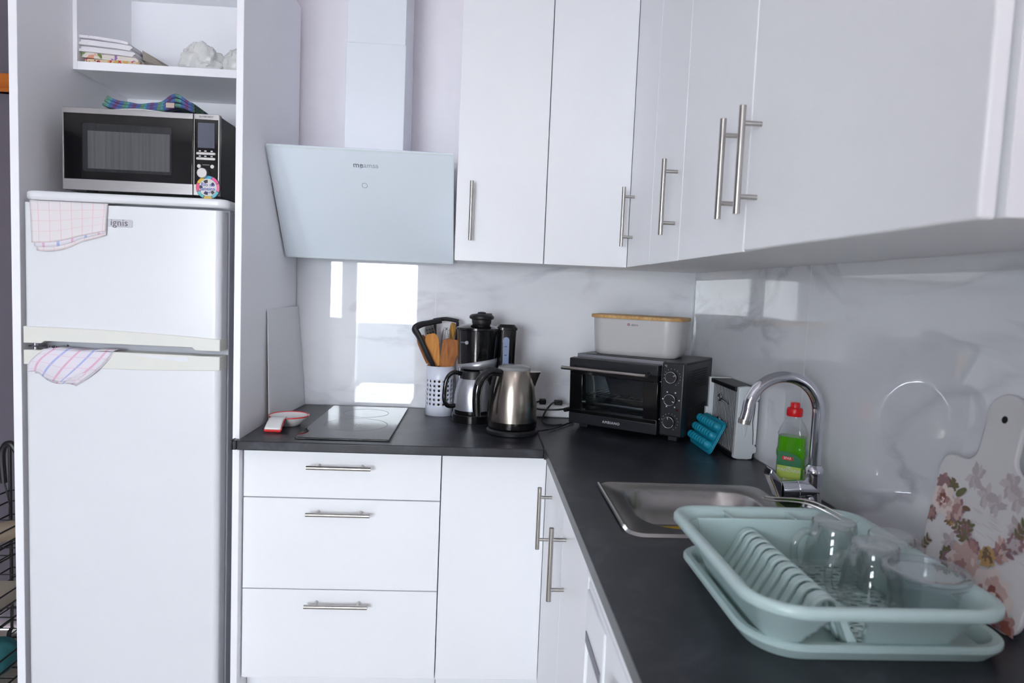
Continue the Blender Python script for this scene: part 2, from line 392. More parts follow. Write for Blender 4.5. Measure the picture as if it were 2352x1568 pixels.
obj('pane', M().box(WX0+.07, WM0, RY0-.063, RY0-.057, 1.0, WZ1-.06), MTHIN, win)
obj('pane', M().box(WM1, WX1-.05, RY0-.063, RY0-.057, WZ0+.07, WZ1-.06), MTHIN, win)
por_d.shape = 'RECTANGLE'; por_d.size = WX1-WX0; por_d.size_y = WZ1-WZ0; por_d.cycles.is_portal = True
por.location = ((WX0+WX1)/2, RY0-.125, (WZ0+WZ1)/2); por.rotation_euler = (R(90), 0, R(180)); por.rotation_euler = Vector((0, 1, 0)).to_track_quat('-Z', 'Z').to_euler()
# balcony outside
struct('terrace_floor', M().box(-6, 2, -6.3, RY0-.12, -.12, -.02), MTERR)
struct('wall_balcony', M().box(-6, 2, -6.42, -6.3, -.12, .86), MCONC)

c = thing('ceiling_fill_lamp', 'round white ceiling lamp added behind the camera as fill light', 'lamp', (-.50, -2.60, CE-.2))  # added lamp, fills in light on faces turned to the right
obj('mount', M().cyl((-.50, -2.60, CE-.03), (-.50, -2.60, CE), .06), MW, c)
mlamp = bpy.data.materials.new('lamp_glow'); mlamp.use_nodes = True; lb_ = mlamp.node_tree.nodes['Principled BSDF']
lb_.inputs['Emission Color'].default_value = (1, .95, .9, 1); lb_.inputs['Emission Strength'].default_value = LAMP
obj('globe', M().ball((-.50, -2.60, CE-.14), .11, seg=24, rg=16), mlamp, c)

# added unseen stub wall behind the camera, keeps window light off the right side
struct('wall_light_block', M().box(-.93, .01, -3.05, -2.95, 0, CE), MWALL)

# tiles on the two kitchen walls
TZ = 1.465; sb, sr = -.984, -.915; g = .0012
struct('wall_back_tiles', M().box(-1.5, sb-g, 0, .008, .902, TZ).box(sb+g, 0, 0, .008, .902, TZ), MTILE)
struct('wall_right_tiles', M().box(0, .008, sr+g, -.0005, .902, TZ).box(0, .008, -2.2, sr-g, .902, TZ), MTILE)
struct('trim_1', M().box(sb-g, sb+g, -.0004, .007, .902, TZ), MGROUT)
struct('trim_2', M().box(-.0004, .007, sr-g, sr+g, .902, TZ), MGROUT)
struct('trim_3', M().box(-.004, -.0002, -.004, -.0002, .902, TZ), MGROUT)

# ---------------------------------------------------------------- cabinet helpers
def handle(parent, axis, c, horiz, ln=.186, off=.035, ps=.126):
    """bar handle; axis '-y' or '-x' is the way the front faces, c the point on the front"""
    n = Vector((0, -1, 0)) if axis == '-y' else Vector((-1, 0, 0))
    d = (Vector((1, 0, 0)) if axis == '-y' else Vector((0, 1, 0))) if horiz else Vector((0, 0, 1))
    c = Vector(c); m = M(); m.cyl(c+n*off-d*ln/2, c+n*off+d*ln/2, .006, seg=16)
    for s in (-1, 1): m.cyl(c+d*s*ps/2-n*.001, c+d*s*ps/2+n*off, .0045, seg=12)
    return obj('handle', m, MHAND, parent, label='brushed steel bar handle')
G = .0015
FD, FR, UD, UR = .567, .5997, .3603, .3442
ZU, ZT = 1.4474, 2.343
def front_y(parent, name, x0, x1, z0, z1, y, th=.018): return obj(name, M().box(x0+G, x1-G, y, y+th, z0+G, z1-G), MW, parent, bev=.0012)
def front_x(parent, name, y0, y1, z0, z1, x, th=.018): return obj(name, M().box(x, x+th, y0+G, y1-G, z0+G, z1-G), MW, parent, bev=.0012)

# wall cabinets
c = thing('wall_cabinet', 'white wall cabinet with a single tall door right of the cooker hood', 'cabinet', (-.762, -.18, ZU))
obj('body', M().box(-.907, -.619, -UD+.02, -.002, ZU+.006, ZT), MWB, c)
d = front_y(c, 'door', -.907, -.6173, ZU, ZT, -UD); handle(d, '-y', (-.858, -UD, 1.606), False)
c = thing('corner_wall_cabinet', 'white corner wall cabinet with folding doors meeting in the inner corner', 'cabinet', (-.3, -.3, ZU))
obj('body', M().prism([(-.617, -.002), (-.617, -UD+.02), (-UR+.02, -UD+.02), (-UR+.02, -.65), (-.002, -.65), (-.002, -.002)], 'z', ZU+.006, ZT), MWB, c)
front_y(c, 'door', -.6173, -UR+.0005, ZU, ZT, -UD)
d = front_x(c, 'door', -.651, -UD-.0015, ZU+.001, ZT, -UR); handle(d, '-x', (-UR, -.421, 1.606), False)
c = thing('wall_cabinet', 'narrow white wall cabinet beside the folding corner doors, above the toaster oven', 'cabinet', (-.17, -.79, ZU))
obj('body', M().box(-UR+.02, -.002, -.936, -.652, ZU+.006, ZT), MWB, c)
d = front_x(c, 'door', -.9366, -.651, ZU, ZT, -UR); handle(d, '-x', (-UR, -.890, 1.606), False)
c = thing('wall_cabinet', 'white wall cabinet above the sink and tap', 'cabinet', (-.17, -1.14, ZU))
obj('body', M().box(-UR+.02, -.002, -1.345, -.938, ZU+.006, ZT), MWB, c)
d = front_x(c, 'door', -1.3455, -.9366, ZU, ZT, -UR); handle(d, '-x', (-UR, -1.298, 1.604), False)
c = thing('wall_cabinet', 'wide white wall cabinet above the dish drainer, end of the row', 'cabinet', (-.17, -1.64, ZU))
obj('body', M().box(-UR+.026, -.002, -1.925, -1.347, ZU+.006, ZT), MWB, c)
d = obj('door', M().box(-UR, -UR+.019, -1.937, -1.3470, ZU+G, ZT-G), MW, c, bev=.004, seg=3); handle(d, '-x', (-UR, -1.393, 1.604), False)
obj('end_panel', M().box(-UR+.024, -.002, -1.942, -1.926, ZU+.004, ZT), MW, c, bev=.001)

# base units
ZB = .162; ZD = .868
c = thing('drawer_unit', 'white base unit with three wide drawers under the hob', 'cabinet', (-1.215, -.3, 0))
obj('body', M().box(-1.499, -.917, -FD+.02, -.01, .15, .87), MWB, c)
for z0, z1, hz in ((ZB, .4391, .4015), (.4391, .719, .6805), (.719, ZD, .8205)):
    d = front_y(c, 'drawer', -1.4985, -.9155, z0, z1, -FD); handle(d, '-y', (-1.2135, -FD, hz), True)
obj('plinth', M().box(-1.499, -.917, -.51, -.495, .0, .15), MW, c)
c = thing('corner_base_cabinet', 'white corner base cabinet with folding doors right of the drawers', 'cabinet', (-.45, -.5, 0))
obj('body', M().prism([(-.915, -.01), (-.915, -FD+.02), (-FR+.02, -FD+.02), (-FR+.02, -.988), (-.01, -.988), (-.01, -.01)], 'z', .15, .74), MWB, c)
front_y(c, 'door', -.9155, -FR+.0005, ZB, ZD, -FD)
d = front_x(c, 'door', -.989, -FD-.0015, ZB, ZD, -FR); handle(d, '-x', (-FR, -.733, .731), False, ln=.175, ps=.12)
obj('plinth', M().box(-.915, -.53, -.51, -.495, 0, .15).box(-.53, -.515, -.985, -.495, 0, .15), MW, c)
c = thing('sink_cabinet', 'white base cabinet under the sink, next to the washing machine', 'cabinet', (-.3, -1.17, 0))
obj('body', M().box(-FR+.02, -.01, -1.357, -.990, .15, .74), MWB, c)
d = front_x(c, 'door', -1.3582, -.989, ZB, ZD, -FR); handle(d, '-x', (-FR, -1.043, .727), False, ln=.175, ps=.12)
obj('plinth', M().box(-.53, -.515, -1.355, -.99, 0, .15), MW, c)

# washing machine
c = thing('washing_machine', 'white front loading washing machine under the worktop end', 'washing machine', (-.31, -1.67, 0))
wx = -.597
obj('body', M().box(wx+.02, -.03, -1.962, -1.365, .01, .845), MFR, c, bev=.006)
obj('front_panel', M().box(wx, wx+.022, -1.962, -1.365, .08, .70), MFR, c, bev=.008, seg=3)
obj('control_panel', M().box(wx-.004, wx+.022, -1.962, -1.365, .704, .835), MFR, c, bev=.006, seg=3)
obj('top_panel', M().box(wx-.008, -.03, -1.964, -1.363, .845, .868), MFR, c, bev=.005, seg=3)
dd = obj('detergent_drawer', M().box(wx-.008, wx, -1.545, -1.375, .722, .822), MFR, c, bev=.004)
obj('grip', M().box(wx-.0095, wx-.006, -1.53, -1.39, .728, .748), MPRINT, dd)
obj('dial', M().cyl((wx-.003, -1.66, .772), (wx-.032, -1.66, .772), .034, .028), MFR, c, bev=.002)
T = Matrix.Translation((wx, -1.664, .42)) @ Matrix.Rotation(R(-90), 4, 'Y')
m = M(); m.T = T; m.lathe([(.125, .002), (.13, .03), (.15, .045), (.185, .035), (.2, .002)], seg=40)
dr = obj('door', m, MFR, c)
m = M(); m.T = T; m.lathe([(0, .012), (.08, .018), (.128, .028)], seg=40); obj('door_glass', m, MBLKG, dr)

# worktops
t = .0275; zc = .9
def slab(m, outer, inner, z0, z1):
    """slab with a hole: outer has 4 corners, inner is a rounded rectangle loop"""
    n = len(inner); q = n//4; o = m.add(at(outer, z1)+at(inner, z1)+at(outer, z0)+at(inner, z0), [])
    for top in (0, 1):
        b = o+top*(4+n)
        for k in range(4):
            c0, c1 = b+k, b+(k+1) % 4; i0 = k*q+q//2
            ids = [b+4+(i0+j) % n for j in range(q+1)]
            m.f.append([c0, c1]+ids[::-1]); m.m.append(0)
    for k in range(4): m.f.append([o+k, o+(k+1) % 4, o+4+n+(k+1) % 4, o+4+n+k]); m.m.append(0)
    for j in range(n): m.f.append([o+4+j, o+4+(j+1) % n, o+8+n+(j+1) % n, o+8+n+j]); m.m.append(0)
wt = thing('worktop', 'dark slate worktop under the hob and kettle', 'worktop', (-1.06, -.3, zc-t))
obj('slab', M().box(-1.4995, -.6150, -.6246, -.0005, zc-t, zc).box(-1.512, -1.4995, -.6246, -.597, zc-t, zc), MSLATE, wt, bev=.003, seg=3)
obj('end_cap', M().box(-.6155, -.6105, -.629, -.612, zc-t-.001, zc+.001), MBLACKEND, wt)
obj('end_cap', M().box(-1.5150, -1.5115, -.627, -.597, zc-t-.001, zc+.001), MBLACKEND, wt)
obj('joint_strip', M().box(-.6150, -.6125, -.6120, -.0005, zc-t, zc+.0012), MBLACKEND, wt)
sink_c, sink_w, sink_d = (-.32, -1.14), .34, .305
m = M(); slab(m, [(-.0005, -.0005), (-.6116, -.0005), (-.6116, -2.1), (-.0005, -2.1)], rrect(sink_w, sink_d, .06, 5, sink_c), zc-t, zc)
o = obj('worktop', m, MSLATE, None, bev=.003, seg=3); tag(o, 'dark slate worktop around the sink, along the right wall', 'worktop')

# ---------------------------------------------------------------- tall cabinet round the fridge
NL, NR = -2.108, -1.5205
c = thing('tall_fridge_cabinet', 'tall white open cabinet housing the fridge and microwave', 'cabinet', (-1.81, -.3, 0))
obj('side_panel', M().box(NL-.0235, NL, -.597, -.002, .0, ZT), MWB, c, bev=.0015)
obj('side_panel', M().box(NR, -1.5005, -.5955, -.002, .0, ZT), MWB, c, bev=.0015)
obj('back_panel', M().box(NL, NR, -.007, -.002, 1.55, ZT), MWB, c)
sb_ = obj('shelf_box', M().box(NL+.0005, NL+.0135, -.34, -.007, 1.988, ZT).box(NL+.0135, NR-.0005, -.34, -.007, 1.988, 2.0135).box(NL+.0135, NR-.0005, -.34, -.007, 2.327, ZT), MWB, c, bev=.001)

# ---------------------------------------------------------------- fridge
FX0, FX1, FY = -2.088, -1.553, -.612
c = thing('refrigerator', 'white two-door fridge freezer in the tall cabinet', 'refrigerator', (-1.82, -.33, 0))
obj('body', M().box(FX0+.012, FX1+.004, -.553, -.04, .03, 1.556), MGREYB, c, bev=.002)
obj('top_lid', M().prism(rrect(.552, .585, [.01, .01, .03, .03], 6, (-1.8105, -.3265)), 'z', 1.5555, 1.5805), MFR, c, bev=.008, seg=3)
obj('gasket', M().box(FX0+.018, FX1-.006, -.558, -.553, 1.175, 1.545), MGREYB, c)
obj('gasket', M().box(FX0+.018, FX1-.006, -.558, -.553, .06, 1.115), MDK, c)
def fdoor(z0, z1):
    n = 8; poly = [(FX0, -.557), (FX0, FY+.012)]+[(FX0+.012*(1-math.cos(R(90*i/n))), FY+.012-.012*math.sin(R(90*i/n))) for i in range(1, n+1)]
    poly += [(FX1-.018+.018*math.sin(R(90*i/n)), FY+.018-.018*math.cos(R(90*i/n))) for i in range(n+1)]+[(FX1, -.557)]
    return obj('door', M().prism(poly, 'z', z0, z1), MFR, c, bev=.002)
d1 = fdoor(1.1725, 1.549); d2 = fdoor(.06, 1.1185)
def trim_poly(up):
    n = 14; top = [(FX0-.002+(FX1-FX0+.004)*i/n, (1.205-.018*(i/n)**2) if up else (1.098-.006*math.sin(PI*i/n))) for i in range(n+1)]
    if up: bot = [(FX0-.002, 1.158), (FX0+.045, 1.158), (FX0+.055, 1.165), (FX1-.075, 1.1615), (FX1-.068, 1.153), (FX1+.002, 1.153)]
    else: bot = [(FX0-.002, 1.139), (FX0+.045, 1.139), (FX0+.052, 1.143), (FX1-.08, 1.139), (FX1-.068, 1.138), (FX1+.002, 1.138)]
    return (top+bot[::-1]) if up else (top+bot[::-1])
obj('grip_strip', M().prism(trim_poly(True), 'y', FY-.004, -.56), MIV, d1, bev=.002, label='ivory grip strip')
obj('grip_strip', M().prism(trim_poly(False), 'y', FY-.004, -.56), MIV, d2, bev=.002, label='ivory grip strip')
obj('grip_recess', M().prism([(FX0+.30, 1.136), (FX1-.085, 1.132), (FX1-.085, 1.121), (FX1-.10, 1.1205), (FX0+.30, 1.134)], 'y', FY-.0048, FY-.003), MFR, d2, label='white grip recess')
b = obj('badge', M().prism(rrect(.072, .021, .004, 3, (-1.829, 1.501)), 'y', FY-.002, FY), P('badge_silver', (196, 198, 204), .3, .2), d1, bev=.0005)
bm = text_m('ignis', .026, (-1.829, FY-.0023, 1.502), X, Z, .001, 1.05); obj('badge_lettering', bm, P('badge_letter', (138, 126, 132), .25, .4, var=0), d1)
obj('hinge', M().box(FX0+.006, FX0+.085, FY+.006, -.56, 1.147, 1.151).cyl((FX0+.02, FY+.014, 1.138), (FX0+.02, FY+.014, 1.158), .007).cyl((FX0+.06, FY+.004, 1.149), (FX0+.06, FY-.001, 1.149), .004).cyl((FX0+.078, FY+.004, 1.149), (FX0+.078, FY-.001, 1.149), .004), MCHR, c)
obj('hinge', M().cyl((FX0+.02, FY+.016, 1.548), (FX0+.02, FY+.016, 1.557), .008), MIV, c)

# tea towels on the fridge doors
def towel_up(k):
    def fn(u, v):
        x = -2.066+.208*u+(.012*(1-u))*v-.004*v
        zb = [1.437, 1.428, 1.416][k]+[.040, .044, .050][k]*u**1.2-.016*math.sin(PI*min(1, u*1.6))*(.3 if k == 0 else .55)
        z = 1.553+(zb-1.553)*v
        y = FY-.004-.0018*(2-k)-.003*math.sin(u*7+1)*v-.004*v*v*(1-u)
        return (x+.006*k*v*(1-u), y, z)
    return fn
c = thing('tea_towel', 'white tea towel with pink check hanging over the upper fridge door', 'towel', (-1.96, FY, 1.42), 0)
for k in range(3): obj('layer' if k else 'front_layer', M().grid(towel_up(k), 24, 14), MT_1 if k == 0 else (MT_2 if k == 1 else MT_1), c, solid=.0012)
obj('fold_over', M().grid(lambda u, v: (-2.066+.208*u, FY-.006+.05*v, 1.5525+.0012*math.sin(v*PI)), 12, 4), MT_1, c, solid=.0012)
def towel_lo(u, v):
    xt = -2.030+.185*u; zt = 1.143-.002*u
    xb = -2.075+.128*u; zb = 1.078-.036*u+.006*math.sin(u*9)
    f = v; x = xt+(xb-xt)*f+.012*math.sin(v*PI)*(u-.5)*2; z = zt+(zb-zt)*f
    y = FY-.006-.012*math.sin(v*PI*.9)*(.4+.6*math.sin(PI*u))-.004*math.sin(u*16+v*2)*v
    return (x, y, z)
c = thing('tea_towel', 'tea towel with blue and pink stripes tucked over the lower fridge door', 'towel', (-1.96, FY, 1.04))
obj('hanging_layer', M().grid(towel_lo, 28, 18), MT_2, c, solid=.0015)
obj('under_layer', M().grid(lambda u, v: tuple(a+b for a, b in zip(towel_lo(u*.9+.08, v*1.04), (.006, .003, -.003))), 28, 18), MT_2, c, solid=.0015)
obj('fold_over', M().grid(lambda u, v: (-2.030+.185*u+.012*v, FY-.006+.05*v, 1.142+.004*math.sin(v*PI)+.002*math.sin(u*9)), 16, 5), MT_2, c, solid=.0015)

# ---------------------------------------------------------------- microwave
mx0, mx1, my, mz0, mz1 = -2.045, -1.601, -.50, 1.5995, 1.837
c = thing('microwave', 'black and steel microwave oven standing on the fridge', 'microwave', (-1.82, -.33, 1.5805))
obj('body', M().box(mx0+.004, mx1-.002, my+.022, -.15, mz0, mz1-.002), MMWB, c, bev=.004)
for sx in (mx0+.05, mx1-.05):
    for sy in (my+.06, -.2): obj('foot', M().cyl((sx, sy, 1.5805), (sx, sy, mz0+.001), .014, .016), MBLKM, c)
sm = -1.6735
d = obj('door', M().box(mx0, sm-.001, my, my+.022, mz0, mz1), MBLKG, c, bev=.004, seg=3)
obj('steel_band', M().box(mx0+.001, sm-.002, my-.002, my+.01, mz1-.017, mz1-.001), MSTEELH, d, bev=.001)
obj('steel_band', M().box(mx0+.001, sm-.002, my-.002, my+.01, mz0+.001, mz0+.033), MSTEELH, d, bev=.001)
obj('steel_edge', M().box(mx0-.001, mx0+.0025, my-.0015, my+.012, mz0+.002, mz1-.002), MHAND, d)
MWIN = P('microwave_mesh_window', (44, 45, 48), .12, var=.35, scale=90, stretch=(1, 1, .02)); obj('window', M().prism(rrect(.253, .138, .006, 3, (-1.8635, 1.724)), 'y', my-.0008, my+.001), MWIN, d)
MWIN2 = P('microwave_inner_mesh', (84, 85, 88), .2, var=.45, scale=260, stretch=(1, 1, .01)); obj('window_mesh', M().box(-1.975, -1.742, my-.0013, my, 1.664, 1.772), MWIN2, d)
p = obj('control_panel', M().box(sm+.001, mx1, my, my+.022, mz0, mz1), MBLKG, c, bev=.003)
obj('steel_band', M().box(sm+.002, mx1-.001, my-.002, my+.01, mz1-.017, mz1-.001), MSTEELH, p, bev=.001)
obj('steel_band', M().box(sm+.002, mx1-.001, my-.002, my+.01, mz0+.001, mz0+.033), MSTEELH, p, bev=.001)
obj('steel_edge', M().box(mx1-.002, mx1+.001, my-.0015, my+.012, mz0+.002, mz1-.002).box(sm+.0005, sm+.0022, my-.0015, my, mz0+.002, mz1-.002), MHAND, p)
obj('display', M().box(-1.662, -1.614, my-.0012, my, 1.739, 1.811), P('grey_display', (88, 92, 106), .15, var=.02), p)
for z in (1.7225, 1.7075):
    obj('button_bar', M().prism(rrect(.056, .0075, .0036, 4, (-1.638, z)), 'y', my-.003, my), MHAND, p, bev=.0006)
for x in (-1.657, -1.619): obj('button', M().cyl((x, my-.004, 1.6855), (x, my, 1.6855), .0058), MHAND, p, bev=.0006)
obj('knob', M().cyl((-1.6425, my-.02, 1.664), (-1.6425, my, 1.664), .0145, .0155, 28), MSTEEL, p, bev=.001)
lg = text_m('SILVERCREST', .0072, (-1.637, my-.0025, mz1-.009), X, Z, .0004); obj('lettering', lg, MBLKM, p)
lg = text_m('MICROWAVE', .0035, (-1.638, my-.0008, 1.690), X, Z, .0003); obj('lettering', lg, MWPRINT, p)
sy = M()
for x in (-1.656, -1.640, -1.622):
    for z in (1.730, 1.715): sy.box(x-.003, x+.003, my-.0006, my, z-.0016, z+.0016)
obj('symbol', sy, MWPRINT, p)

# souvenir magnet on the microwave corner
mgx, mgz, mgr = -1.6295, 1.624, .035
c = thing('souvenir_magnet', 'round colourful souvenir magnet on the microwave corner', 'magnet', (mgx, my-.004, mgz-.035))
obj('base_disc', M().cyl((mgx, my-.006, mgz), (mgx, my-.0025, mgz), mgr, seg=40), P('navy_print', (24, 26, 60), .3), c)
cols = [(66, 170, 206), (232, 84, 150), (232, 120, 160), (96, 190, 200), (216, 180, 60), (96, 190, 190), (232, 80, 120), (222, 180, 40)]
for i, cl in enumerate(cols):
    a0, a1 = PI*.62-i*PI/4, PI*.62-(i+1)*PI/4+.05; m = M(); pts = [(mgx+.0335*math.cos(a0+(a1-a0)*j/8), mgz+.0335*math.sin(a0+(a1-a0)*j/8)) for j in range(9)]
    pts += [(mgx+.026*math.cos(a1+(a0-a1)*j/8), mgz+.026*math.sin(a1+(a0-a1)*j/8)) for j in range(9)]
    m.prism(pts, 'y', my-.008, my-.005); obj('rim_motif', m, P('print_%d' % i, cl, .3), c)
obj('white_disc', M().cyl((mgx, my-.0075, mgz), (mgx, my-.005, mgz), .0255, seg=36), MCER, c)
m = M()
for a, r_, l in ((.6, .017, .016), (1.9, .018, .02), (3.1, .02, .014), (4.4, .017, .02), (5.5, .019, .015)):
    pts = [(mgx+(r_+.0045*s)*math.cos(a+l*30*(k/6-.5)), mgz+(r_+.0045*s)*math.sin(a+l*30*(k/6-.5))) for s, rng in ((-1, range(7)), (1, range(6, -1, -1))) for k in rng]
    m.prism(pts, 'y', my-.0078, my-.007)
obj('wave_pattern', m, MBLKM, c)
MB_ = P('blue_print', (44, 52, 170), .4)
for s_, z_, q_ in (('Rio de', mgz+.008, .015), ('Janeiro', mgz-.004, .0155), ('Brasil', mgz-.014, .007)): obj('lettering', text_m(s_, q_, (mgx, my-.0082, z_), X, Z, .0006), MB_, c)

# cloths on the microwave
def sheet(p0, wid, dep, hfun, n=(28, 10)):
    return M().grid(lambda u, v: (p0[0]+wid*u, p0[1]+dep*v, p0[2]+hfun(u, v)), *n)
o = obj('folded_cloth', sheet((-1.945, -.47, mz1+.0005), .20, .20, lambda u, v: .001+.006*math.sin(PI*u)**2*math.exp(-v*2)), MCER, None, solid=.004, off=1); tag(o, 'white folded cloth under the tartan one on the microwave', 'cloth')
c = thing('tartan_cloth', 'folded blue and green tartan cloth lying on the microwave', 'cloth', (-1.83, -.4, mz1))
def tart(k):
    def h(u, v):
        base = .0145+k*.0086
        return base+.016*max(0, 1-u*3.2)**1.5*(.55+k*.12)+.026*math.exp(-((u-.80)/.13)**2)*(.55+k*.22)-.004*math.sin(u*5)+.0015*math.sin(u*23+k)-.006*v
    return h
for k in range(3): obj('layer', sheet((-1.957+.004*k, -.455+.003*k, mz1), .262-.006*k, .21, tart(k), (40, 10)), MTART, c, solid=.0085, off=0)
obj('care_label', M().box(-1.772, -1.748, -.459, -.457, mz1+.022, mz1+.036), P('label_cloth', (196, 178, 168), .9), c)
def crumple(c0, rx, ry, rz, seed, seg=64, rg=40, amp=.28, fr=26, flat=True):
    m = M().ball((0, 0, 0), rx, ry, rz, seg, rg)
    out = []
    for v in m.v:
        n_ = mnoise.fractal(v*fr+Vector((seed, seed*2, 0)), .9, 2, 4)+.5*abs(mnoise.noise(v*fr*.6+Vector((seed*3, 0, 1))))
        q = v*(1+amp*n_)
        if flat: q.z = max(q.z, -rz*.55)
        out.append(q+Vector(c0))
    m.v = out; return m
m = crumple((-1.562, -.335, 1.80), .026, .03, .032, 3.0, flat=False); m.tube(bez([(-1.615, -.36, 1.832), (-1.585, -.355, 1.836), (-1.566, -.345, 1.815)], 10), [.004]*11 if False else .004, 8)
o = obj('plastic_bag', m, MCLR); tag(o, 'small white plastic bag hanging beside the microwave', 'bag')

# tea towels and bags on the top shelf
SHZ = 2.0138
def tw(name, lab, x0, x1, z0, th, drop, mat, lift=0, yb=-.09, grp='tea towels on the top shelf'):
    def fn_h(u, v): return lift*(1-u)**2+drop*u*u
    n = 18; rings = []
    prof = []
    for i in range(n+1):
        u = i/n; zz = z0+lift*(1-u)**1.5-drop*u**2.2
        prof.append((x0+(x1-x0)*u, zz))
    top = [(x, max(z+th, SHZ+.003)) for x, z in prof]; bot = [(x, max(z, SHZ+.0005)) for x, z in prof]
    end = [(x1+th*.5*math.sin(PI*j/6), bot[-1][1]+(top[-1][1]-bot[-1][1])*j/6) for j in range(1, 6)]
    poly = bot+end+top[::-1]
    m = M(); ny = 6
    m.loft([[(x+.0015*math.sin(j*2.1+x*40), -.325+.006*math.sin(z0*900)+(yb+.325)*j/ny, z+.0004*math.sin(x*60+j)) for x, z in poly] for j in range(ny+1)])
    o = obj(name, m, mat); return tag(o, lab, 'towel', grp)
tw('tea_towel', 'checked red and yellow tea towel at the bottom of the shelf pile', -2.075, -1.915, SHZ+.0014, .009, .0, MT_C)
tw('tea_towel', 'floral printed tea towel second from the bottom of the shelf pile', -2.090, -1.925, SHZ+.0115, .016, .004, MT_F, .006)
zz = SHZ+.030
for k in range(5):
    mt = MT_W if k < 4 else MT_P
    lab = 'white folded printed tea towel in the middle of the shelf pile' if k < 4 else 'white tea towel with pink edge on top of the shelf pile'
    tw('tea_towel', lab, -2.0925, -1.932+.004*(k % 2)-.004*k, zz, .0082, .006+.0012*k, mt, .003)
    zz += .0103
c = thing('grey_cloth', 'taupe folded cloth sloping down beside the towel pile on the shelf', 'cloth', (-1.88, -.2, SHZ))
for k in range(4):
    z_ = lambda f, q: SHZ+.0006+((.016*(k+q))*(1-f)+.0035*(k+q)*f)
    n = 8; xs = [-1.924-.002*k+(.088-.006*k)*i/n for i in range(n+1)]
    poly = [(x, z_(i/n, .04)) for i, x in enumerate(xs)]+[(xs[-1]+.003, (z_(1, .04)+z_(1, .96))/2)]+[(x, z_(i/n, .94)+.004*math.sin(PI*i/n)) for i, x in reversed(list(enumerate(xs)))]
    m = M(); m.loft([[(x+.02*j/5, -.27+.18*j/5+.004*math.sin(k*2), z) for x, z in poly] for j in range(6)]); obj('fold', m, MT_G, c)
o = obj('plastic_bag', crumple((-1.752, -.235, SHZ+.044), .060, .055, .058, 1.3, amp=.34), MCLR); tag(o, 'crumpled clear plastic bag of cloths in the middle of the top shelf', 'bag')
c = thing('plastic_bag', 'white plastic wrapped pack at the right end of the top shelf', 'bag', (-1.627, -.22, SHZ))
obj('film', crumple((-1.632, -.235, SHZ+.040), .052, .05, .052, 7.7, amp=.26), MCLR, c)
obj('contents', crumple((-1.63, -.23, SHZ+.034), .036, .036, .040, 2.2, amp=.1), P('cream_pack', (226, 220, 204), .7), c)

# ---------------------------------------------------------------- cooker hood
c = thing('cooker_hood', 'white slanted glass cooker hood with square chimney above the hob', 'cooker hood', (-1.21, -.15, 1.445))
HB, HT = Vector((0, -.165, 1.4425)), Vector((0, -.405, 1.776)); hd = (HT-HB).normalized(); hn = Vector((0, -hd.z, hd.y))  # outward
if hn.y > 0: hn = -hn
def hp(x, s, o): return Vector((x, 0, 0))+HB+hd*s+hn*o
L_ = (HT-HB).length; gx0, gx1 = -1.4965, -.9165
m = M(); m.loft([[hp(gx0, 0, -.010), hp(gx1, 0, -.010), hp(gx1, L_, -.010), hp(gx0, L_, -.010)], [hp(gx0, 0, 0), hp(gx1, 0, 0), hp(gx1, L_, 0), hp(gx0, L_, 0)]])
gl = obj('glass_front', m, MHOODG, c, bev=.0025, seg=3)
e = .0012; m = M()
for a, b_, s0, s1 in ((gx0, gx1, L_-.007, L_-.001), (gx0+.0005, gx0+.006, .002, L_-.007), (gx1-.006, gx1-.0005, .002, L_-.007), (gx0, gx1, .001, .006)):
    m.loft([[hp(a, s0, .0), hp(b_, s0, .0), hp(b_, s1, .0), hp(a, s1, .0)], [hp(a, s0, .0006), hp(b_, s0, .0006), hp(b_, s1, .0006), hp(a, s1, .0006)]])
obj('polished_edge', m, MHOODE, gl)
m = M().prism([(-.002, 1.455), (-.150, 1.455), (-.380, 1.775), (-.26, 1.80), (-.002, 1.80)], 'x', -1.47, -.96)
obj('body', m, MHOOD, c, bev=.003)
obj('chimney', M().box(-1.288, -1.093, -.25, -.002, 1.798, 2.150), MHOOD, c, bev=.002)
obj('upper_chimney', M().box(-1.286, -1.095, -.248, -.002, 2.150, CE-.001), MHOOD, c, bev=.002)
yd = hd; LS, LC = .3578, .2880
obj('lettering', text_m('me', .026, hp(-1.218, LS, .0004), X, yd, .0006), P('dark_grey_print', (92, 94, 104), .5, var=0), gl)
obj('lettering', text_m('pamsa', .0235, hp(-1.184, LS, .0004), X, yd, .0006), P('pale_grey_print', (168, 176, 188), .5, var=0), gl)
m = M(); cc = hp(-1.203, LC, .0004); m.tube([cc+Vector(X)*.0085*math.cos(2*PI*i/32)+yd*.0085*math.sin(2*PI*i/32) for i in range(32)], .0006, 6, closed=True)
obj('touch_button', m, MPRINT, gl)

# ---------------------------------------------------------------- hob, board, spoon rest
c = thing('induction_hob', 'black glass two-ring hob set in the worktop', 'hob', (-1.208, -.312, zc))
hb = obj('glass', M().box(-1.346, -1.071, -.583, -.043, zc, zc+.006), MHOB, c, bev=.0015)
MRING = P('ring_print', (124, 126, 132), .4, var=0)
for cy_, r_ in ((-.175, .078), (-.375, .100)):
    m = M(); m.lathe([(r_-.0008, 0), (r_-.0008, .0003), (r_+.0008, .0003), (r_+.0008, 0), (r_-.0008, 0)], (-1.205, cy_, zc+.006), 64); obj('cooking_ring', m, MRING, c)
obj('touch_symbol', M().box(-1.222, -1.188, -.376, -.374, zc+.006, zc+.0062).box(-1.206, -1.204, -.392, -.358, zc+.006, zc+.0062), MRING, c)
for k in range(6): obj('touch_dot', M().box(-1.235+k*.011, -1.232+k*.011, -.546, -.543, zc+.006, zc+.0062), MRING, c)
obj('lettering', text_m('mepamsa', .010, (-1.125, -.566, zc+.0061), X, Y, .0003), MRING, c)

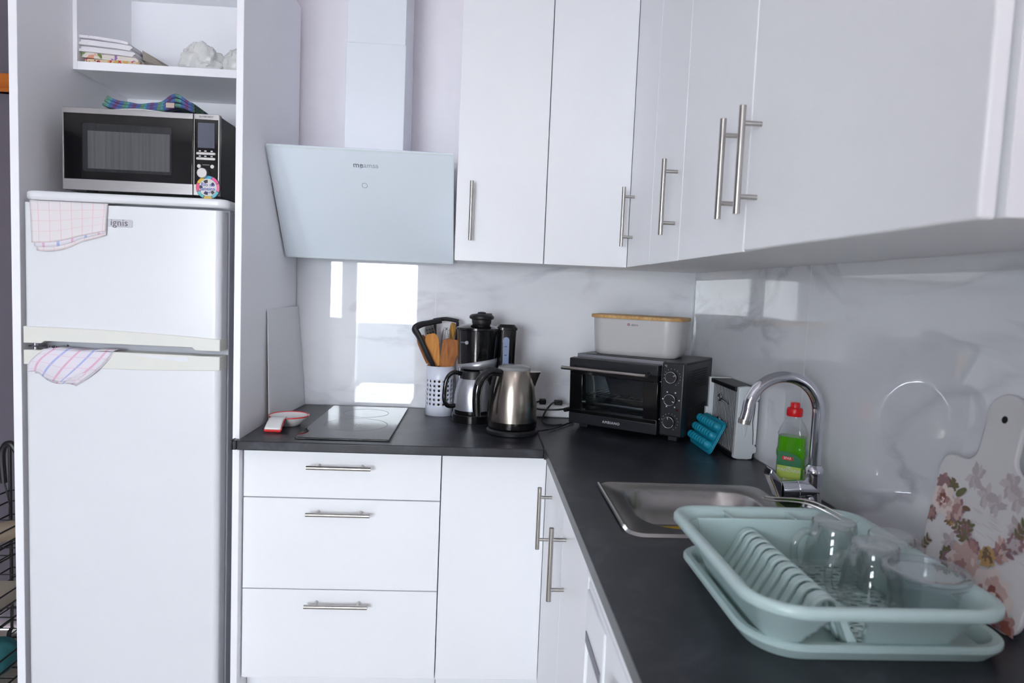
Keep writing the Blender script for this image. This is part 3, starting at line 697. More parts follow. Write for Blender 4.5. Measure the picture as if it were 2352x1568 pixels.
bx = -1.4985
o = obj('splash_board', M().add([(bx+.010, -.362, zc+.0005), (bx+.013, -.362, zc+.0005), (bx+.038, -.004, zc+.0005), (bx+.035, -.004, zc+.0005),
    (bx+.0005, -.362, 1.267), (bx+.0035, -.362, 1.267), (bx+.0075, -.004, 1.268), (bx+.0045, -.004, 1.268)], []) and None or None, MLBOARD) if False else None
m = M(); m.add([(bx+.010, -.362, zc+.0005), (bx+.0135, -.362, zc+.0005), (bx+.0385, -.003, zc+.0005), (bx+.035, -.003, zc+.0005), (bx+.0005, -.362, 1.267), (bx+.004, -.362, 1.267), (bx+.0080, -.003, 1.268), (bx+.0045, -.003, 1.268)],
               [(0, 1, 2, 3), (4, 5, 6, 7), (0, 1, 5, 4), (1, 2, 6, 5), (2, 3, 7, 6), (3, 0, 4, 7)])
o = obj('splash_board', m, MLBOARD, None, bev=.0008); tag(o, 'plain pale board leaning on the tall cabinet beside the hob', 'board')

c = thing('spoon_rest', 'white ceramic spoon rest with red edge left of the hob', 'spoon rest', (-1.42, -.41, zc))
sc = Vector((-1.417, -.385, zc)); m = M()
m.lathe([(0, .004), (.030, .004), (.030, .001), (.034, .001), (.060, .024), (.063, .031), (.060, .032), (.045, .016), (.020, .008), (0, .007)], sc, 40); obj('bowl', m, MCER, c)
m = M(); m.tube([sc+Vector((.0615*math.cos(t), .0615*math.sin(t), .0315)) for t in [2*PI*i/48 for i in range(48)]], .0022, 8, closed=True); obj('rim', m, MREDG, c)
m = M(); m.lathe([(.042, .0165), (.058, .0300), (.0585, .0308), (.043, .0175)], sc, 24, R(-75), R(0)); obj('stain', m, MYELG, c, label='yellow and brown glaze stripe')
def hf(u, v):
    a = Vector((-1.432, -.432, zc+.030)); b = Vector((-1.432, -.508, zc+.008))
    y = a.y+(b.y-a.y)*v; z = a.z+(b.z-a.z)*v**1.7+.006*math.sin(PI*v)
    return (a.x+(u-.5)*(.040+.008*v)+.0, y, z)
hh = obj('handle', M().grid(hf, 8, 14), MCER, c, solid=.006, off=-1)
m = M()
for u in (0, 1): m.tube([Vector(hf(u, i/14))+Vector((0, 0, -.001)) for i in range(15)], .0028, 8)
m.tube([Vector(hf(i/8, 1))+Vector((0, 0, -.002)) for i in range(9)], .0045, 8); obj('red_edge', m, MREDG, hh)
def onh(u, v): return Vector(hf(u, v))+Vector((0, -.0005, .0012))
m = M(); pts = [onh(.5+.10*math.sin(i*.9), .15+.6*i/26)+Vector((.006*math.sin(i*1.3), 0, 0)) for i in range(27)]; m.tube(pts, .0009, 6); obj('script_line', m, MREDG, hh)
obj('hole', M().cyl(onh(.5, .82), onh(.5, .82)+Vector((0, -.0004, .0004)), .0032), MDK, hh)

# ---------------------------------------------------------------- utensil cup and utensils
ux, uy, ur_ = -.952, -.113, .0505
c = thing('utensil_holder', 'white perforated plastic utensil holder beside the coffee maker', 'utensil holder', (ux, uy, zc))
def cup_wall():
    m = M(); nc, z0, z1 = 18, .038, .134; rows = [.0, .034, .0505, .067, .0835, .100, .1165, .133, .178]
    hr = .0046; rings = []
    def pt(a, z, r=ur_): return (ux+r*math.cos(a)*(1-.0), uy+r*math.sin(a), zc+z)
    da = 2*PI/nc
    for k in range(nc):
        a0 = k*da; am = a0+da/2
        for j in range(len(rows)-1):
            za, zb = rows[j], rows[j+1]; zm = (za+zb)/2
            if 1 <= j <= 6 and k % 9 != 8:
                sq = [(a0, za), (am, za), (a0+da, za), (a0+da, zm), (a0+da, zb), (am, zb), (a0, zb), (a0, zm)]
                ci = [(am+hr/ur_*math.cos(R(t)), zm+hr*math.sin(R(t))) for t in (225, 270, 315, 0, 45, 90, 135, 180)]
                o = m.add([pt(*q) for q in sq+ci], [])
                for i in range(8): m.f.append([o+i, o+(i+1) % 8, o+8+(i+1) % 8, o+8+i]); m.m.append(0)
            else:
                o = m.add([pt(a0, za), pt(am, za), pt(a0+da, za), pt(a0+da, zb), pt(am, zb), pt(a0, zb)], [(0, 1, 4, 5), (1, 2, 3, 4)])
    return m
obj('cup', cup_wall(), MCUP, c, solid=.0025, off=-1, ang=60, weld=True)
obj('base', M().cyl((ux, uy, zc), (ux, uy, zc+.004), ur_-.001, seg=36), MCUP, c)
CB = Vector((ux, uy, zc+.008)); GRP = None
def blade(m, base, tip, w0, w1, l, th, nrm, skew=0, rnd=.25):
    """flat spatula head from tip downwards"""
    d = (Vector(tip)-Vector(base)).normalized(); n = Vector(nrm).normalized(); s = d.cross(n).normalized(); n = s.cross(d)
    tip = Vector(tip); k = 12; A, B = [], []
    for i in range(k+1):
        f = i/k; wv = w0+(w1-w0)*f**.8
        if f > 1-rnd: q = (f-(1-rnd))/rnd; wv *= math.sqrt(max(.12, 1-.75*q*q))
        p = tip-d*l*(1-f)+s*skew*f
        A.append(p-s*wv/2); B.append(p+s*wv/2)
    loop = A+B[::-1]
    m.loft([[p-n*th/2 for p in loop], [p+n*th/2 for p in loop]])
def wooden(name, lab, base, tip, mat, w0, w1, l, nrm, skew=0, rnd=.25):
    m = M(); b = Vector(base); t_ = Vector(tip); d = (t_-b).normalized(); m.tube([b, t_-d*(l-.01)], [.006, .0062], 10)
    blade(m, b, t_, w0, w1, l, .006, nrm, skew, rnd); o = obj(name, m, mat, None, bev=.001); return tag(o, lab, 'spatula')
wooden('wooden_spatula', 'dark cherry wooden spatula standing in front in the utensil holder', (ux-.005, uy-.005, zc+.01), (-.915, -.142, 1.177), MW1, .044, .070, .115, (0.15, -1, .1), .004, .12)
wooden('wooden_spatula', 'honey coloured wooden spoon spatula left of centre in the utensil holder', (ux+.012, uy+.004, zc+.01), (-.990, -.118, 1.192), MW2, .030, .056, .12, (.2, -1, 0), 0, .3)
wooden('wooden_spatula', 'wooden spatula leaning furthest left in the utensil holder', (ux+.022, uy+.012, zc+.01), (-1.030, -.092, 1.182), MW1, .022, .042, .105, (.35, -1, 0), 0, .3)
wooden('striped_spatula', 'striped wooden spatula with black edge at the back of the utensil holder', (ux+.01, uy+.02, zc+.01), (-.912, -.078, 1.232), MW3, .016, .026, .07, (.3, -1, 0), 0, .5)
c = thing('black_ladle', 'black plastic ladle with a broad bent neck in the utensil holder', 'ladle', (ux, uy, zc+.008))
ps = bez([(-.945, -.115, zc+.012), (-.972, -.128, 1.06), (-.995, -.136, 1.110), (-1.030, -.134, 1.180), (-1.046, -.128, 1.207), (-1.030, -.12, 1.222), (-.99, -.108, 1.232), (-.955, -.098, 1.240)], 35)
rr = [.006+.006*min(1, i/10)+.003*math.sin(PI*min(1, max(0, (i-14)/14))) for i in range(len(ps))]
m = M(); m.tube(ps, [r*.85 for r in rr], 10); obj('handle', m, MBLKM, c)
m = M(); m.cyl((-.966, -.126, 1.045), (-.973, -.1285, 1.066), .0105); obj('collar', m, MHAND, c)
c = thing('potato_masher', 'black potato masher with upright frame handle in the utensil holder', 'masher', (ux, uy, zc+.008))
m = M(); m.tube(bez([(-.985, -.075, 1.238), (-.94, -.075, 1.245), (-.893, -.075, 1.238)], 12), .0075, 10); obj('grip', m, MBLKM, c)
m = M(); m.tube([(-.980, -.075, 1.235), (-.976, -.078, 1.17), (-.962, -.095, 1.08), (-.955, -.105, zc+.012)], .0055, 8); m.tube([(-.897, -.075, 1.235), (-.902, -.078, 1.15), (-.92, -.095, 1.08), (-.935, -.105, zc+.012)], .0055, 8); obj('shaft', m, MBLKM, c)
c = thing('skimmer', 'perforated steel skimmer behind the wooden spatulas in the utensil holder', 'skimmer', (ux, uy, zc+.008))
m = M(); m.tube([(-.93, -.10, zc+.012), (-.972, -.112, 1.14)], .004, 8); obj('handle', m, MSTEEL, c)
m = M(); blade(m, (-.93, -.10, .95), (-1.000, -.112, 1.222), .03, .046, .085, .0015, (.5, -1, .2), 0, .4); bl = obj('blade', m, MSTEEL, c)
m = M(); dv = (Vector((-1.0, -.112, 1.222))-Vector((-.93, -.10, .95))).normalized(); nn = Vector((.5, -1, .2)).normalized(); s_ = dv.cross(nn).normalized(); nn = s_.cross(dv)
for i in range(5):
    for j in range(-1, 2):
        p_ = Vector((-1.0, -.112, 1.222))-dv*(.016+.012*i)+s_*.011*j; 
        m.cyl(p_-nn*.0012, p_+nn*.0012, .0028, seg=8)
obj('perforation', m, MDK, bl)
c = thing('balloon_whisk', 'steel whisk with wire loops at the back of the utensil holder', 'whisk', (ux, uy, zc+.008))
m = M()
for k in range(5):
    a = PI*k/5; pts = []
    for i in range(25):
        t_ = -PI/2+2*PI*i/24 if False else PI*i/24; q = .030*math.sin(t_)*(1 if True else 0)
        zz_ = 1.05+.165*(1-abs(2*i/24-1)); rad = .022*math.sin(PI*min(1, (zz_-1.05)/.165*.85+.02))*(1 if i < 12 else -1)
        pts.append((-.936+rad*math.cos(a), -.082+rad*math.sin(a), zz_))
    m.tube(pts, .001, 6)
obj('wire_loops', m, MSTEEL, c); m = M(); m.cyl((-.935, -.095, zc+.012), (-.936, -.082, 1.055), .006); obj('handle', m, MSTEEL, c)

# ---------------------------------------------------------------- coffee maker and its jug
cx, cy = -.820, -.215
c = thing('coffee_maker', 'black filter coffee maker with silver band and water gauge', 'coffee maker', (cx+.03, -.17, zc))
m = M(); m.lathe([(0, .003), (.068, .003), (.068, 0), (.074, 0), (.074, .028), (.070, .031), (0, .031)], (cx-.008, cy-.005, zc), 40); m.box(-.80, -.692, -.225, -.10, zc+.002, zc+.030).cyl((cx-.060, cy+.062, zc+.002), (cx-.060, cy+.062, zc+.031), .02)
obj('base', m, MBLK, c, bev=.002)
m = M(); tp = rrect(.062, .12, .020, 5, (-.721, -.165)); tq = rrect(.068, .13, .022, 5, (-.7205, -.165))
m.loft([at(tp, zc+.028), at(tp, zc+.15), at(tq, zc+.322)]); obj('water_tank', m, MBLK, c, bev=.001)
m = M(); tq2 = rrect(.076, .138, .024, 5, (-.7205, -.165)); m.loft([at(tq2, zc+.322), at(tq2, zc+.330), at(rrect(.056, .11, .018, 5, (-.7205, -.165)), zc+.341)]); obj('tank_lid', m, MBLK, c)
obj('tank_bridge', M().box(-.778, -.742, -.165, -.105, zc+.02, zc+.318), MBLK, c, bev=.003)
gm = M().prism(rrect(.021, .155, .0104, 6, (-.722, 1.100+.02)), 'y', -.2322, -.2295); gg = obj('water_gauge', gm, P('gauge_blue', (132, 146, 176), .2), c, bev=.0005)
mk = M()
for z_ in (1.165, 1.135, 1.105): mk.box(-.728, -.719, -.2327, -.232, z_-.0016, z_+.0016)
obj('gauge_mark', mk, MBLKM, gg)
m = M(); m.lathe([(0, .186), (.062, .186), (.066, .189), (.0725, .30), (.0735, .318)], (cx, cy, zc), 44); fb = obj('filter_basket', m, MBLK, c)
m = M()
nseg = 44
def band(i, top):
    a = 2*PI*i/nseg; z_ = (.211+.013*math.cos(a+R(10))) if top else .1865
    r_ = .0662+(z_-.189)*.0575+.0008
    return (cx+r_*math.cos(a), cy+r_*math.sin(a), zc+z_)
m.loft([[band(i, False) for i in range(nseg)], [band(i, True) for i in range(nseg)]], caps=False); obj('silver_band', m, MSILV, fb, solid=.0012, off=0)
m = M(); m.lathe([(.0735, .317), (.077, .319), (.077, .326), (.060, .333), (.035, .338), (0, .339)], (cx, cy, zc), 44); obj('basket_lid', m, MBLK, c)
m = M(); m.lathe([(.030, .337), (.033, .342), (.034, .354), (.042, .358), (.043, .366), (.036, .372), (.016, .375), (.013, .380), (0, .382)], (cx+.010, cy-.005, zc), 36); m.box(cx+.015, cx+.045, cy-.012, cy+.002, zc+.372, zc+.377); obj('lid_knob', m, MBLKM, c)
m = M(); m.tube([(cx-.060, cy+.062, zc+.03), (cx-.060, cy+.055, zc+.19)], .011, 12); obj('support', m, MSILV, c)
obj('logo', M().cyl((cx-.037, cy-.0610, 1.177), (cx-.0385, cy-.0650, 1.177), .0062, seg=24), P('logo_grey', (150, 152, 158), .4), fb)
obj('logo', M().box(cx-.056, cx-.019, cy-.0645, cy-.0625, 1.174, 1.1765) if False else text_m('UNIT', .0075, (cx-.0505, cy-.0565, 1.177), (1, -.55, 0), Z, .004), MPRINT, fb)
# jug
jx, jy = cx-.010, cy-.012
c = thing('thermal_jug', 'silver thermal coffee jug with black handle in the coffee maker', 'jug', (jx, jy, zc+.0312))
j0 = .0314
m = M(); m.lathe([(0, j0), (.066, j0), (.0665, j0+.006), (.0665, j0+.012)], (jx, jy, zc), 44); obj('foot_ring', m, MBLK, c)
m = M(); m.lathe([(0, j0+.012), (.0655, j0+.012), (.0658, j0+.03), (.0645, j0+.06), (.058, j0+.095), (.050, j0+.116), (.047, j0+.122)], (jx, jy, zc), 48); obj('body', m, MSILV, c)
m = M(); m.lathe([(.0485, j0+.118), (.0485, j0+.126), (.043, j0+.145), (.044, j0+.1475), (.0385, j0+.1475), (.036, j0+.142), (0, j0+.142)], (jx, jy, zc), 44); obj('collar', m, MBLKM, c)
m = M(); hp_ = bez([(jx-.043, jy-.015, 1.066), (jx-.07, jy-.025, 1.071), (jx-.091, jy-.032, 1.050), (jx-.098, jy-.035, 1.005), (jx-.096, jy-.034, .972), (jx-.083, jy-.03, .956), (jx-.058, jy-.021, .957)], 36)
m.tube(hp_, .0078, 12); obj('handle', m, MBLK, c)
obj('thumb_lever', M().box(jx+.018, jx+.034, jy-.05, jy-.02, 1.074, 1.086), MBLKM, c, bev=.003)

# ---------------------------------------------------------------- kettle
kx, ky = -.700, -.402
c = thing('power_stand', 'round black power stand under the steel kettle', 'kettle stand', (kx, ky, zc))
m = M(); m.lathe([(0, .002), (.070, .002), (.0825, .003), (.0835, .012), (.078, .0175), (.03, .019), (0, .019)], (kx, ky, zc), 48); obj('disc', m, MBLKM, c)
cab = bez([(kx+.080, ky+.0, zc+.008), (-.585, -.385, zc+.010), (-.55, -.33, zc+.006), (-.50, -.25, zc+.005), (-.47, -.2, zc+.004)], 30)
m = M(); m.tube(cab, .0032, 8); obj('cord', m, MBLKM, c)
c = thing('kettle', 'brushed steel electric kettle with black handle in front of the coffee maker', 'kettle', (kx, ky, zc+.0195))
k0 = .0195
m = M(); m.lathe([(0, k0), (.074, k0), (.0785, k0+.004), (.079, k0+.024)], (kx, ky, zc), 56); obj('lower_band', m, MBLK, c)
m = M(); m.lathe([(.079, k0+.024), (.0785, k0+.045), (.076, k0+.085), (.069, k0+.130), (.059, k0+.168), (.053, k0+.185), (.0515, k0+.188)], (kx, ky, zc), 64); obj('body', m, MKET, c, ang=60)
m = M(); m.lathe([(.0520, k0+.186), (.0535, k0+.190), (.051, k0+.196), (.035, k0+.203), (0, k0+.205)], (kx, ky, zc), 48)
obj('lid', m, P('smoked_clear_plastic', (206, 208, 210), .08, trans=.6, ior=1.3), c)
obj('lid_plate', M().cyl((kx, ky, zc+k0+.178), (kx, ky, zc+k0+.184), .050, seg=40), MBLKM, c)
def ring_(cz, xo, wl, r):   # teardrop spout section
    return [(kx+xo+wl*max(0, math.cos(2*PI*i/20))**1.5+r*.3*math.cos(2*PI*i/20), ky+r*math.sin(2*PI*i/20), zc+cz) for i in range(20)]
m = M(); m.loft([ring_(k0+.125, .060, .004, .008), ring_(k0+.150, .052, .017, .018), ring_(k0+.172, .045, .030, .026), ring_(k0+.182, .043, .036, .028)], caps=True); obj('spout', m, MKET, c, ang=50)
hk = bez([(kx-.045, ky-.03, zc+k0+.178), (kx-.080, ky-.045, zc+k0+.182), (kx-.108, ky-.06, zc+k0+.155), (kx-.118, ky-.066, zc+k0+.11), (kx-.115, ky-.065, zc+k0+.045)], 32)
m = M(); m.tube(hk, [.0125+.0025*math.sin(PI*i/len(hk)) for i in range(len(hk))], 14); obj('handle', m, MBLK, c)
ms = M(); sp_ = [(kx-.062*math.cos(.4)-.003, ky-.062*math.sin(.4)-.01, zc+k0+.182), (kx-.070, ky-.036, zc+k0+.13), (kx-.0755, ky-.03, zc+k0+.07), (kx-.0765, ky-.028, zc+k0+.022)]
ms.tube(bez(sp_, 16), .0075, 10); obj('handle_strip', ms, MBLK, c)

# ---------------------------------------------------------------- socket strip and plug cords
c = thing('socket_strip', 'white multi-socket extension block behind the kettle', 'socket strip', (-.515, -.085, zc))
obj('casing', M().box(-.600, -.432, -.118, -.060, zc+.0005, zc+.043), MSTRIP, c, bev=.006, seg=3)
for x in (-.57, -.52, -.47): obj('socket', M().cyl((x, -.089, zc+.043), (x, -.089, zc+.0445), .017), P('socket_grey', (205, 206, 210), .5), c)
c = thing('power_plug', 'black plug and looping cord by the socket strip left of the oven', 'plug', (-.5, -.1, zc))
obj('plug_body', M().box(-.585, -.560, -.10, -.078, zc+.0446, zc+.064).box(-.530, -.500, -.105, -.080, zc+.0446, zc+.062), MBLKM, c, bev=.004)
m = M(); m.tube(bez([(-.585, -.09, zc+.055), (-.61, -.14, zc+.052), (-.60, -.20, zc+.045), (-.54, -.22, zc+.048), (-.49, -.20, zc+.05), (-.455, -.17, zc+.046)], 40), .0032, 8)
m.tube(bez([(-.515, -.105, zc+.058), (-.545, -.16, zc+.06), (-.575, -.21, zc+.035), (-.585, -.25, zc+.008), (-.555, -.275, zc+.004), (-.52, -.26, zc+.004)], 40), .0032, 8); obj('cord', m, MBLKM, c)
o = obj('plug_connector', M().cyl((-.505, -.205, zc+.046), (-.462, -.172, zc+.05), .0075, .010), MBLKM, c, bev=.001)

# ---------------------------------------------------------------- toaster oven (own frame: x right, y back)
OX, OY, OT, OW, OD, OH = -.476, -.253, -.609, .386, .281, .238
c = thing('toaster_oven', 'black tabletop toaster oven with three knobs in the corner', 'oven', (OX, OY, zc), OT)
f0 = .0155; DW = .313
def L(name, m, mat, par=c, **k): return obj(name, m, mat, par, world=False, **k)
w_ = .006
m = M(); m.box(0, OW, 0, OD, f0, f0+w_); m.box(0, OW, 0, OD, f0+OH-w_, f0+OH); m.box(0, w_, .0, OD, f0+w_, f0+OH-w_); m.box(OW-w_, OW, 0, OD, f0+w_, f0+OH-w_); m.box(w_, OW-w_, OD-w_, OD, f0+w_, f0+OH-w_); m.box(DW-w_, DW, 0, OD-w_, f0+w_, f0+OH-w_)
L('body', m, MOVEN, bev=.002)
MOIN = P('oven_lining', (186, 190, 194), .35, .5); L('lining', M().box(w_, w_+.001, .002, OD-w_, f0+w_, f0+OH-w_).box(DW-w_-.001, DW-w_, .002, OD-w_, f0+w_, f0+OH-w_).box(w_, DW-w_, OD-w_-.001, OD-w_, f0+w_, f0+OH-w_).box(w_, DW-w_, .002, OD-w_, f0+w_, f0+w_+.001), MOIN)
L('front_rim', M().box(0.004, DW-.002, -.004, .001, f0+OH-.016, f0+OH-.001).box(DW-.012, DW-.002, -.004, .001, f0+.004, f0+OH-.016), MSILV)
L('top_groove', M().prism(rrect(OW-.10, .012, .003, 3, (.17, .02)), 'z', f0+OH, f0+OH+.0008), MBLKM)
for fx in (.02, OW-.05):
    for fy in (.0, OD-.05): L('foot', M().box(fx, fx+.03, fy, fy+.03, 0, f0+.001), MBLKM, bev=.002)
# door tilted slightly open at the top
T = Matrix.Translation((0, -.004, f0+.004)) @ Matrix.Rotation(R(3.0), 4, 'X')
dh = OH-.016; dw0, dw1 = -.003, DW-.004
m = M(); m.T = T; dt = .03
b0, b1, tb, bb = dw0+.047, dw1-.047, dh-.052, .048
m.box(dw0, dw1, -dt, 0, 0, bb); m.box(dw0, dw1, -dt, 0, tb, dh); m.box(dw0, b0, -dt, 0, bb, tb); m.box(b1, dw1, -dt, 0, bb, tb)
d = L('door', m, MBLK, bev=.0015)
m = M(); m.T = T; m.box(dw0-.001, dw1+.001, -dt-.002, -.001, 0, .036); L('lower_rail', m, MOVEN, d, bev=.002)
m = M(); m.T = T; m.box(dw0-.001, dw1+.001, -dt-.004, -.001, dh-.032, dh+.002); L('upper_rail', m, MOVEN, d, bev=.003)
m = M(); m.T = T; m.box(b0, b1, -dt*.75, -dt*.75+.003, bb, tb); L('window', m, MOWIN, d)
m = M(); m.T = T; hz = dh-.030; m.cyl((dw0-.016, -dt-.032, hz), (dw1-.030, -dt-.032, hz), .0062)
hh = L('handle', m, MHAND, d)
m = M(); m.T = T
for hx in (dw0+.022, dw1-.028):
    m = M(); m.T = T; m.cyl((hx, -dt-.032, hz), (hx, -dt, hz+.004), .006); L('handle_mount', m, MBLKM, hh)
tm = text_m('AMBIANO', .0125, T @ Vector(((dw0+dw1)/2+.0, -dt-.0023, .018)), X, T.to_3x3() @ Vector(Z), .0006, 1.15)
L('lettering', tm, MWPRINT, d)
p = L('control_panel', M().box(DW+.001, OW+.001, -.026, .002, f0+.003, f0+OH), MOVEN, bev=.005, seg=3)
kc = DW+(OW-DW)/2-.001; yk = -.026
for kz, an in ((.192, 30), (.121, -20), (.050, 100)):
    z_ = f0+kz; m = M(); m.cyl((kc, yk, z_), (kc, yk-.016, z_), .0195, .0185, 32); k_ = L('knob', m, MBLKM, p, bev=.002)
    m = M(); m.tube([(kc+.0175*math.cos(t), yk-.0165, z_+.0175*math.sin(t)) for t in [2*PI*i/40 for i in range(40)]], .0014, 8, closed=True); L('chrome_ring', m, MCHR, k_)
    a = R(an); m = M(); m.tube([(kc+.010*math.cos(a), yk-.0168, z_+.010*math.sin(a)), (kc+.0165*math.cos(a), yk-.0168, z_+.0165*math.sin(a))], .0012, 6); L('pointer', m, MWPRINT, k_)
m = M()
for kz, k_n in ((.192, 12), (.050, 12), (.121, 6)):
    for i in range(k_n):
        a = R(-60+ (250*i/(k_n-1))) if k_n > 6 else R(60*i)
        s_ = .0008 if k_n > 6 else .002
        x_, z_ = kc+.0265*math.cos(a), f0+kz+.0265*math.sin(a); m.box(x_-s_, x_+s_, yk-.0004, yk, z_-s_, z_+s_)
L('scale_mark', m, MWPRINT, p)
L('lettering', text_m('°C', .008, (kc-.022, yk-.0004, f0+.226), X, Z, .0004), MWPRINT, p)
L('pilot_lamp', M().cyl((kc+.022, yk-.002, f0+.090), (kc+.022, yk, f0+.090), .004), P('dark_red_lens', (70, 12, 12), .2), p)
m = M()
for r_ in range(8):
    for q in range(18): m.box(OW, OW+.0006, .05+q*.010, .056+q*.010, f0+.150+r_*.008, f0+.154+r_*.008)
L('vent_slots', m, MDK)
m = M()
for q in range(18): m.box(OW, OW+.0006, .05+q*.010, .054+q*.010, f0+.03, f0+.09)
L('vent_slots', m, MDK)
m = M(); gz = f0+.095
for i in range(13): m.tube([(.02+i*.0225, .015, gz), (.02+i*.0225, OD-.02, gz)], .0014, 6)
for y_ in (.012, OD-.018): m.tube([(.012, y_, gz), (DW-.012, y_, gz)], .002, 6)
L('wire_rack', m, MCHR)
m = M(); tr0 = rrect(.27, .22, .02, 4, (.157, .135)); tr1 = rrect(.25, .20, .02, 4, (.157, .135)); m.loft([at(tr1, f0+.050), at(tr0, f0+.072)], caps=False); m.add(at(tr1, f0+.050), [list(range(len(tr1)))]); L('baking_tray', m, MSINK, solid=.001)
m = M(); gz += .003; m.loft([at(rrect(.20, .13, .02, 4, (.185, .15)), gz), at(rrect(.235, .15, .02, 4, (.185, .15)), gz+.055)], caps=True)
mm = Matrix.Translation((OX, OY, zc)) @ Matrix.Rotation(OT, 4, 'Z'); m.v = [mm @ v for v in m.v]
o = obj('roasting_dish', m, P('dark_enamel', (38, 40, 46), .3)); tag(o, 'dark roasting dish stored on the rack inside the toaster oven', 'dish')

# bread bin on the oven
BT = -.52; bc = Vector((-.258, -.236, zc+f0+OH+.0008))
c = thing('bread_bin', 'pale grey bread bin with bamboo lid on top of the toaster oven', 'bread bin', bc, BT)
bw, bd, bh = .318, .175, .124
m = M(); m.loft([at(rrect(bw-.040, bd-.030, .040, 7), 0), at(rrect(bw-.026, bd-.018, .046, 7), .006), at(rrect(bw-.018, bd-.012, .050, 7), .018), at(rrect(bw-.006, bd-.004, .052, 7), bh)]); L('box', m, MBREAD, c)
m = M(); m.loft([at(rrect(bw+.008, bd+.008, .055, 8), bh+.0005), at(rrect(bw+.010, bd+.010, .056, 8), bh+.004), at(rrect(bw+.010, bd+.010, .056, 8), bh+.010), at(rrect(bw+.006, bd+.006, .054, 8), bh+.012)]); L('lid', m, MBAM, c)
ly = -(bd/2-.0022)
L('logo', M().box(-.020, -.013, ly-.0012, ly+.002, bh-.021, bh-.014), P('red_logo', (170, 30, 50), .4), c)
L('logo', M().box(-.0172, -.0158, ly-.0016, ly, bh-.0196, bh-.0154).box(-.0186, -.0144, ly-.0016, ly, bh-.0182, bh-.0168), MWPRINT, c)
L('lettering', text_m('alpina', .0105, (.005, ly-.0008, bh-.0175), X, Z, .0012), MPRINT, c)

# ---------------------------------------------------------------- slicer box and silicone tray by the right wall
c = thing('slicer_box', 'upright pale grey slatted box with a white end panel beside the oven', 'kitchen box', (-.04, -.56, zc))
sx0, sx1, sy0, sy1, sz1 = -.072, -.006, -.672, -.45, zc+.213
e_ = [(sx0, zc+.004), (sx0+.012, zc+.001), (sx0+.040, zc+.0005), (sx1-.012, zc+.003), (sx1-.010, zc+.018), (sx1, zc+.022), (sx1, zc+.036), (sx1-.006, zc+.042), (sx1-.006, zc+.172), (sx1, zc+.178), (sx1, zc+.190), (sx1-.010, zc+.196), (sx1-.012, zc+.210), (sx0+.030, sz1), (sx0+.004, zc+.209)]
ep = obj('end_panel', M().prism(e_, 'y', sy0-.006, sy0+.012), MGRATE, c, bev=.0025, seg=3, label='white end panel with notched edge')
m = M(); m.T = Matrix.Translation((sx0+.026, sy0-.0062, zc+.11)); m.ball((0, 0, 0), .009, .003, .045, 14, 10); obj('finger_grip', m, MGRATE, ep)
lens = [(sx1-.016-.010*math.sin(PI*i/16), zc+.065+.09*i/16) for i in range(17)]+[(sx1-.016+.006*math.sin(PI*i/16), zc+.065+.09*i/16) for i in range(16, -1, -1)]
obj('latch', M().box(sx1-.012, sx1-.004, sy0-.008, sy0-.005, zc+.045, zc+.170), MSTRIP, ep, bev=.001)
m = M(); m.tube([(sx1-.0125, sy0-.0068, zc+.045), (sx1-.014, sy0-.0068, zc+.08), (sx1-.0175, sy0-.0068, zc+.11), (sx1-.014, sy0-.0068, zc+.14), (sx1-.0125, sy0-.0068, zc+.170)], .0009, 6); obj('seam', m, MDK, ep)
obj('inner_shell', M().box(sx0+.010, sx1, sy0+.012, sy1, zc+.004, sz1-.006), P('dark_grey_plastic', (40, 42, 46), .5), c)
m = M()
ns = 17
for i in range(ns):
    y_ = sy0+.016+(sy1-sy0-.022)*i/(ns-1); m.box(sx0+.0088, sx0+.0102, y_-.0024, y_+.0024, zc+.012, sz1-.018)
obj('slats', m, P('light_slat', (182, 184, 186), .35, .3), c)
obj('top_bar', M().box(sx0-.001, sx1, sy0+.012, sy1-.004, sz1-.018, sz1-.004), MBLKM, c, bev=.002)
obj('bottom_bar', M().box(sx0, sx1, sy0+.012, sy1-.004, zc+.0005, zc+.013), MBLKM, c, bev=.002)
obj('far_edge', M().box(sx0-.004, sx1, sy1-.004, sy1+.012, zc+.0005, sz1-.002).box(sx0-.012, sx0-.003, sy1-.002, sy1+.014, zc+.085, zc+.115), MGRATE, c, bev=.002)
for z_ in (zc+.16, zc+.09):
    m = M(); m.tube([(sx0-.003, -.545+.012*math.cos(t), z_+.010*math.sin(t)) for t in [2*PI*i/24 for i in range(24)]], .0022, 6, closed=True); m.tube([(sx0-.003, -.557, z_), (sx0-.003, -.62, z_-.008)], .0022, 6); obj('wire_clip', m, MCHR, c)

c = thing('silicone_mould', 'teal silicone ice tray with rows of bumps leaning on the slatted box', 'ice tray', (-.1, -.54, zc))
A_ = Vector((-.120, -.402, zc+.0005)); B_ = Vector((-.118, -.652, zc+.0005))
a_ = Vector((-.128, -.430, zc+.046)); 
e1 = Vector((.0, -1, .0)).normalized()                            # along the rows, sloping down to the right
nrm = Vector((-.90, 0, .43)); nrm = (nrm-e1*nrm.dot(e1)).normalized(); e2 = nrm.cross(e1).normalized()
if e2.z < 0: e2 = -e2
ctr = Vector((-.107, -.536, zc+.050)); TT = Matrix((( e1.x, e2.x, nrm.x, ctr.x), (e1.y, e2.y, nrm.y, ctr.y), (e1.z, e2.z, nrm.z, ctr.z), (0, 0, 0, 1)))
m = M(); m.T = TT; pl = rrect(.19, .098, .012, 5); m.loft([at(pl, -.005), at(pl, .0)]); pl2 = rrect(.198, .106, .015, 5); m.loft([at(pl2, -.006), at(pl2, -.003)])
obj('plate', m, MTEAL, c, bev=.001)
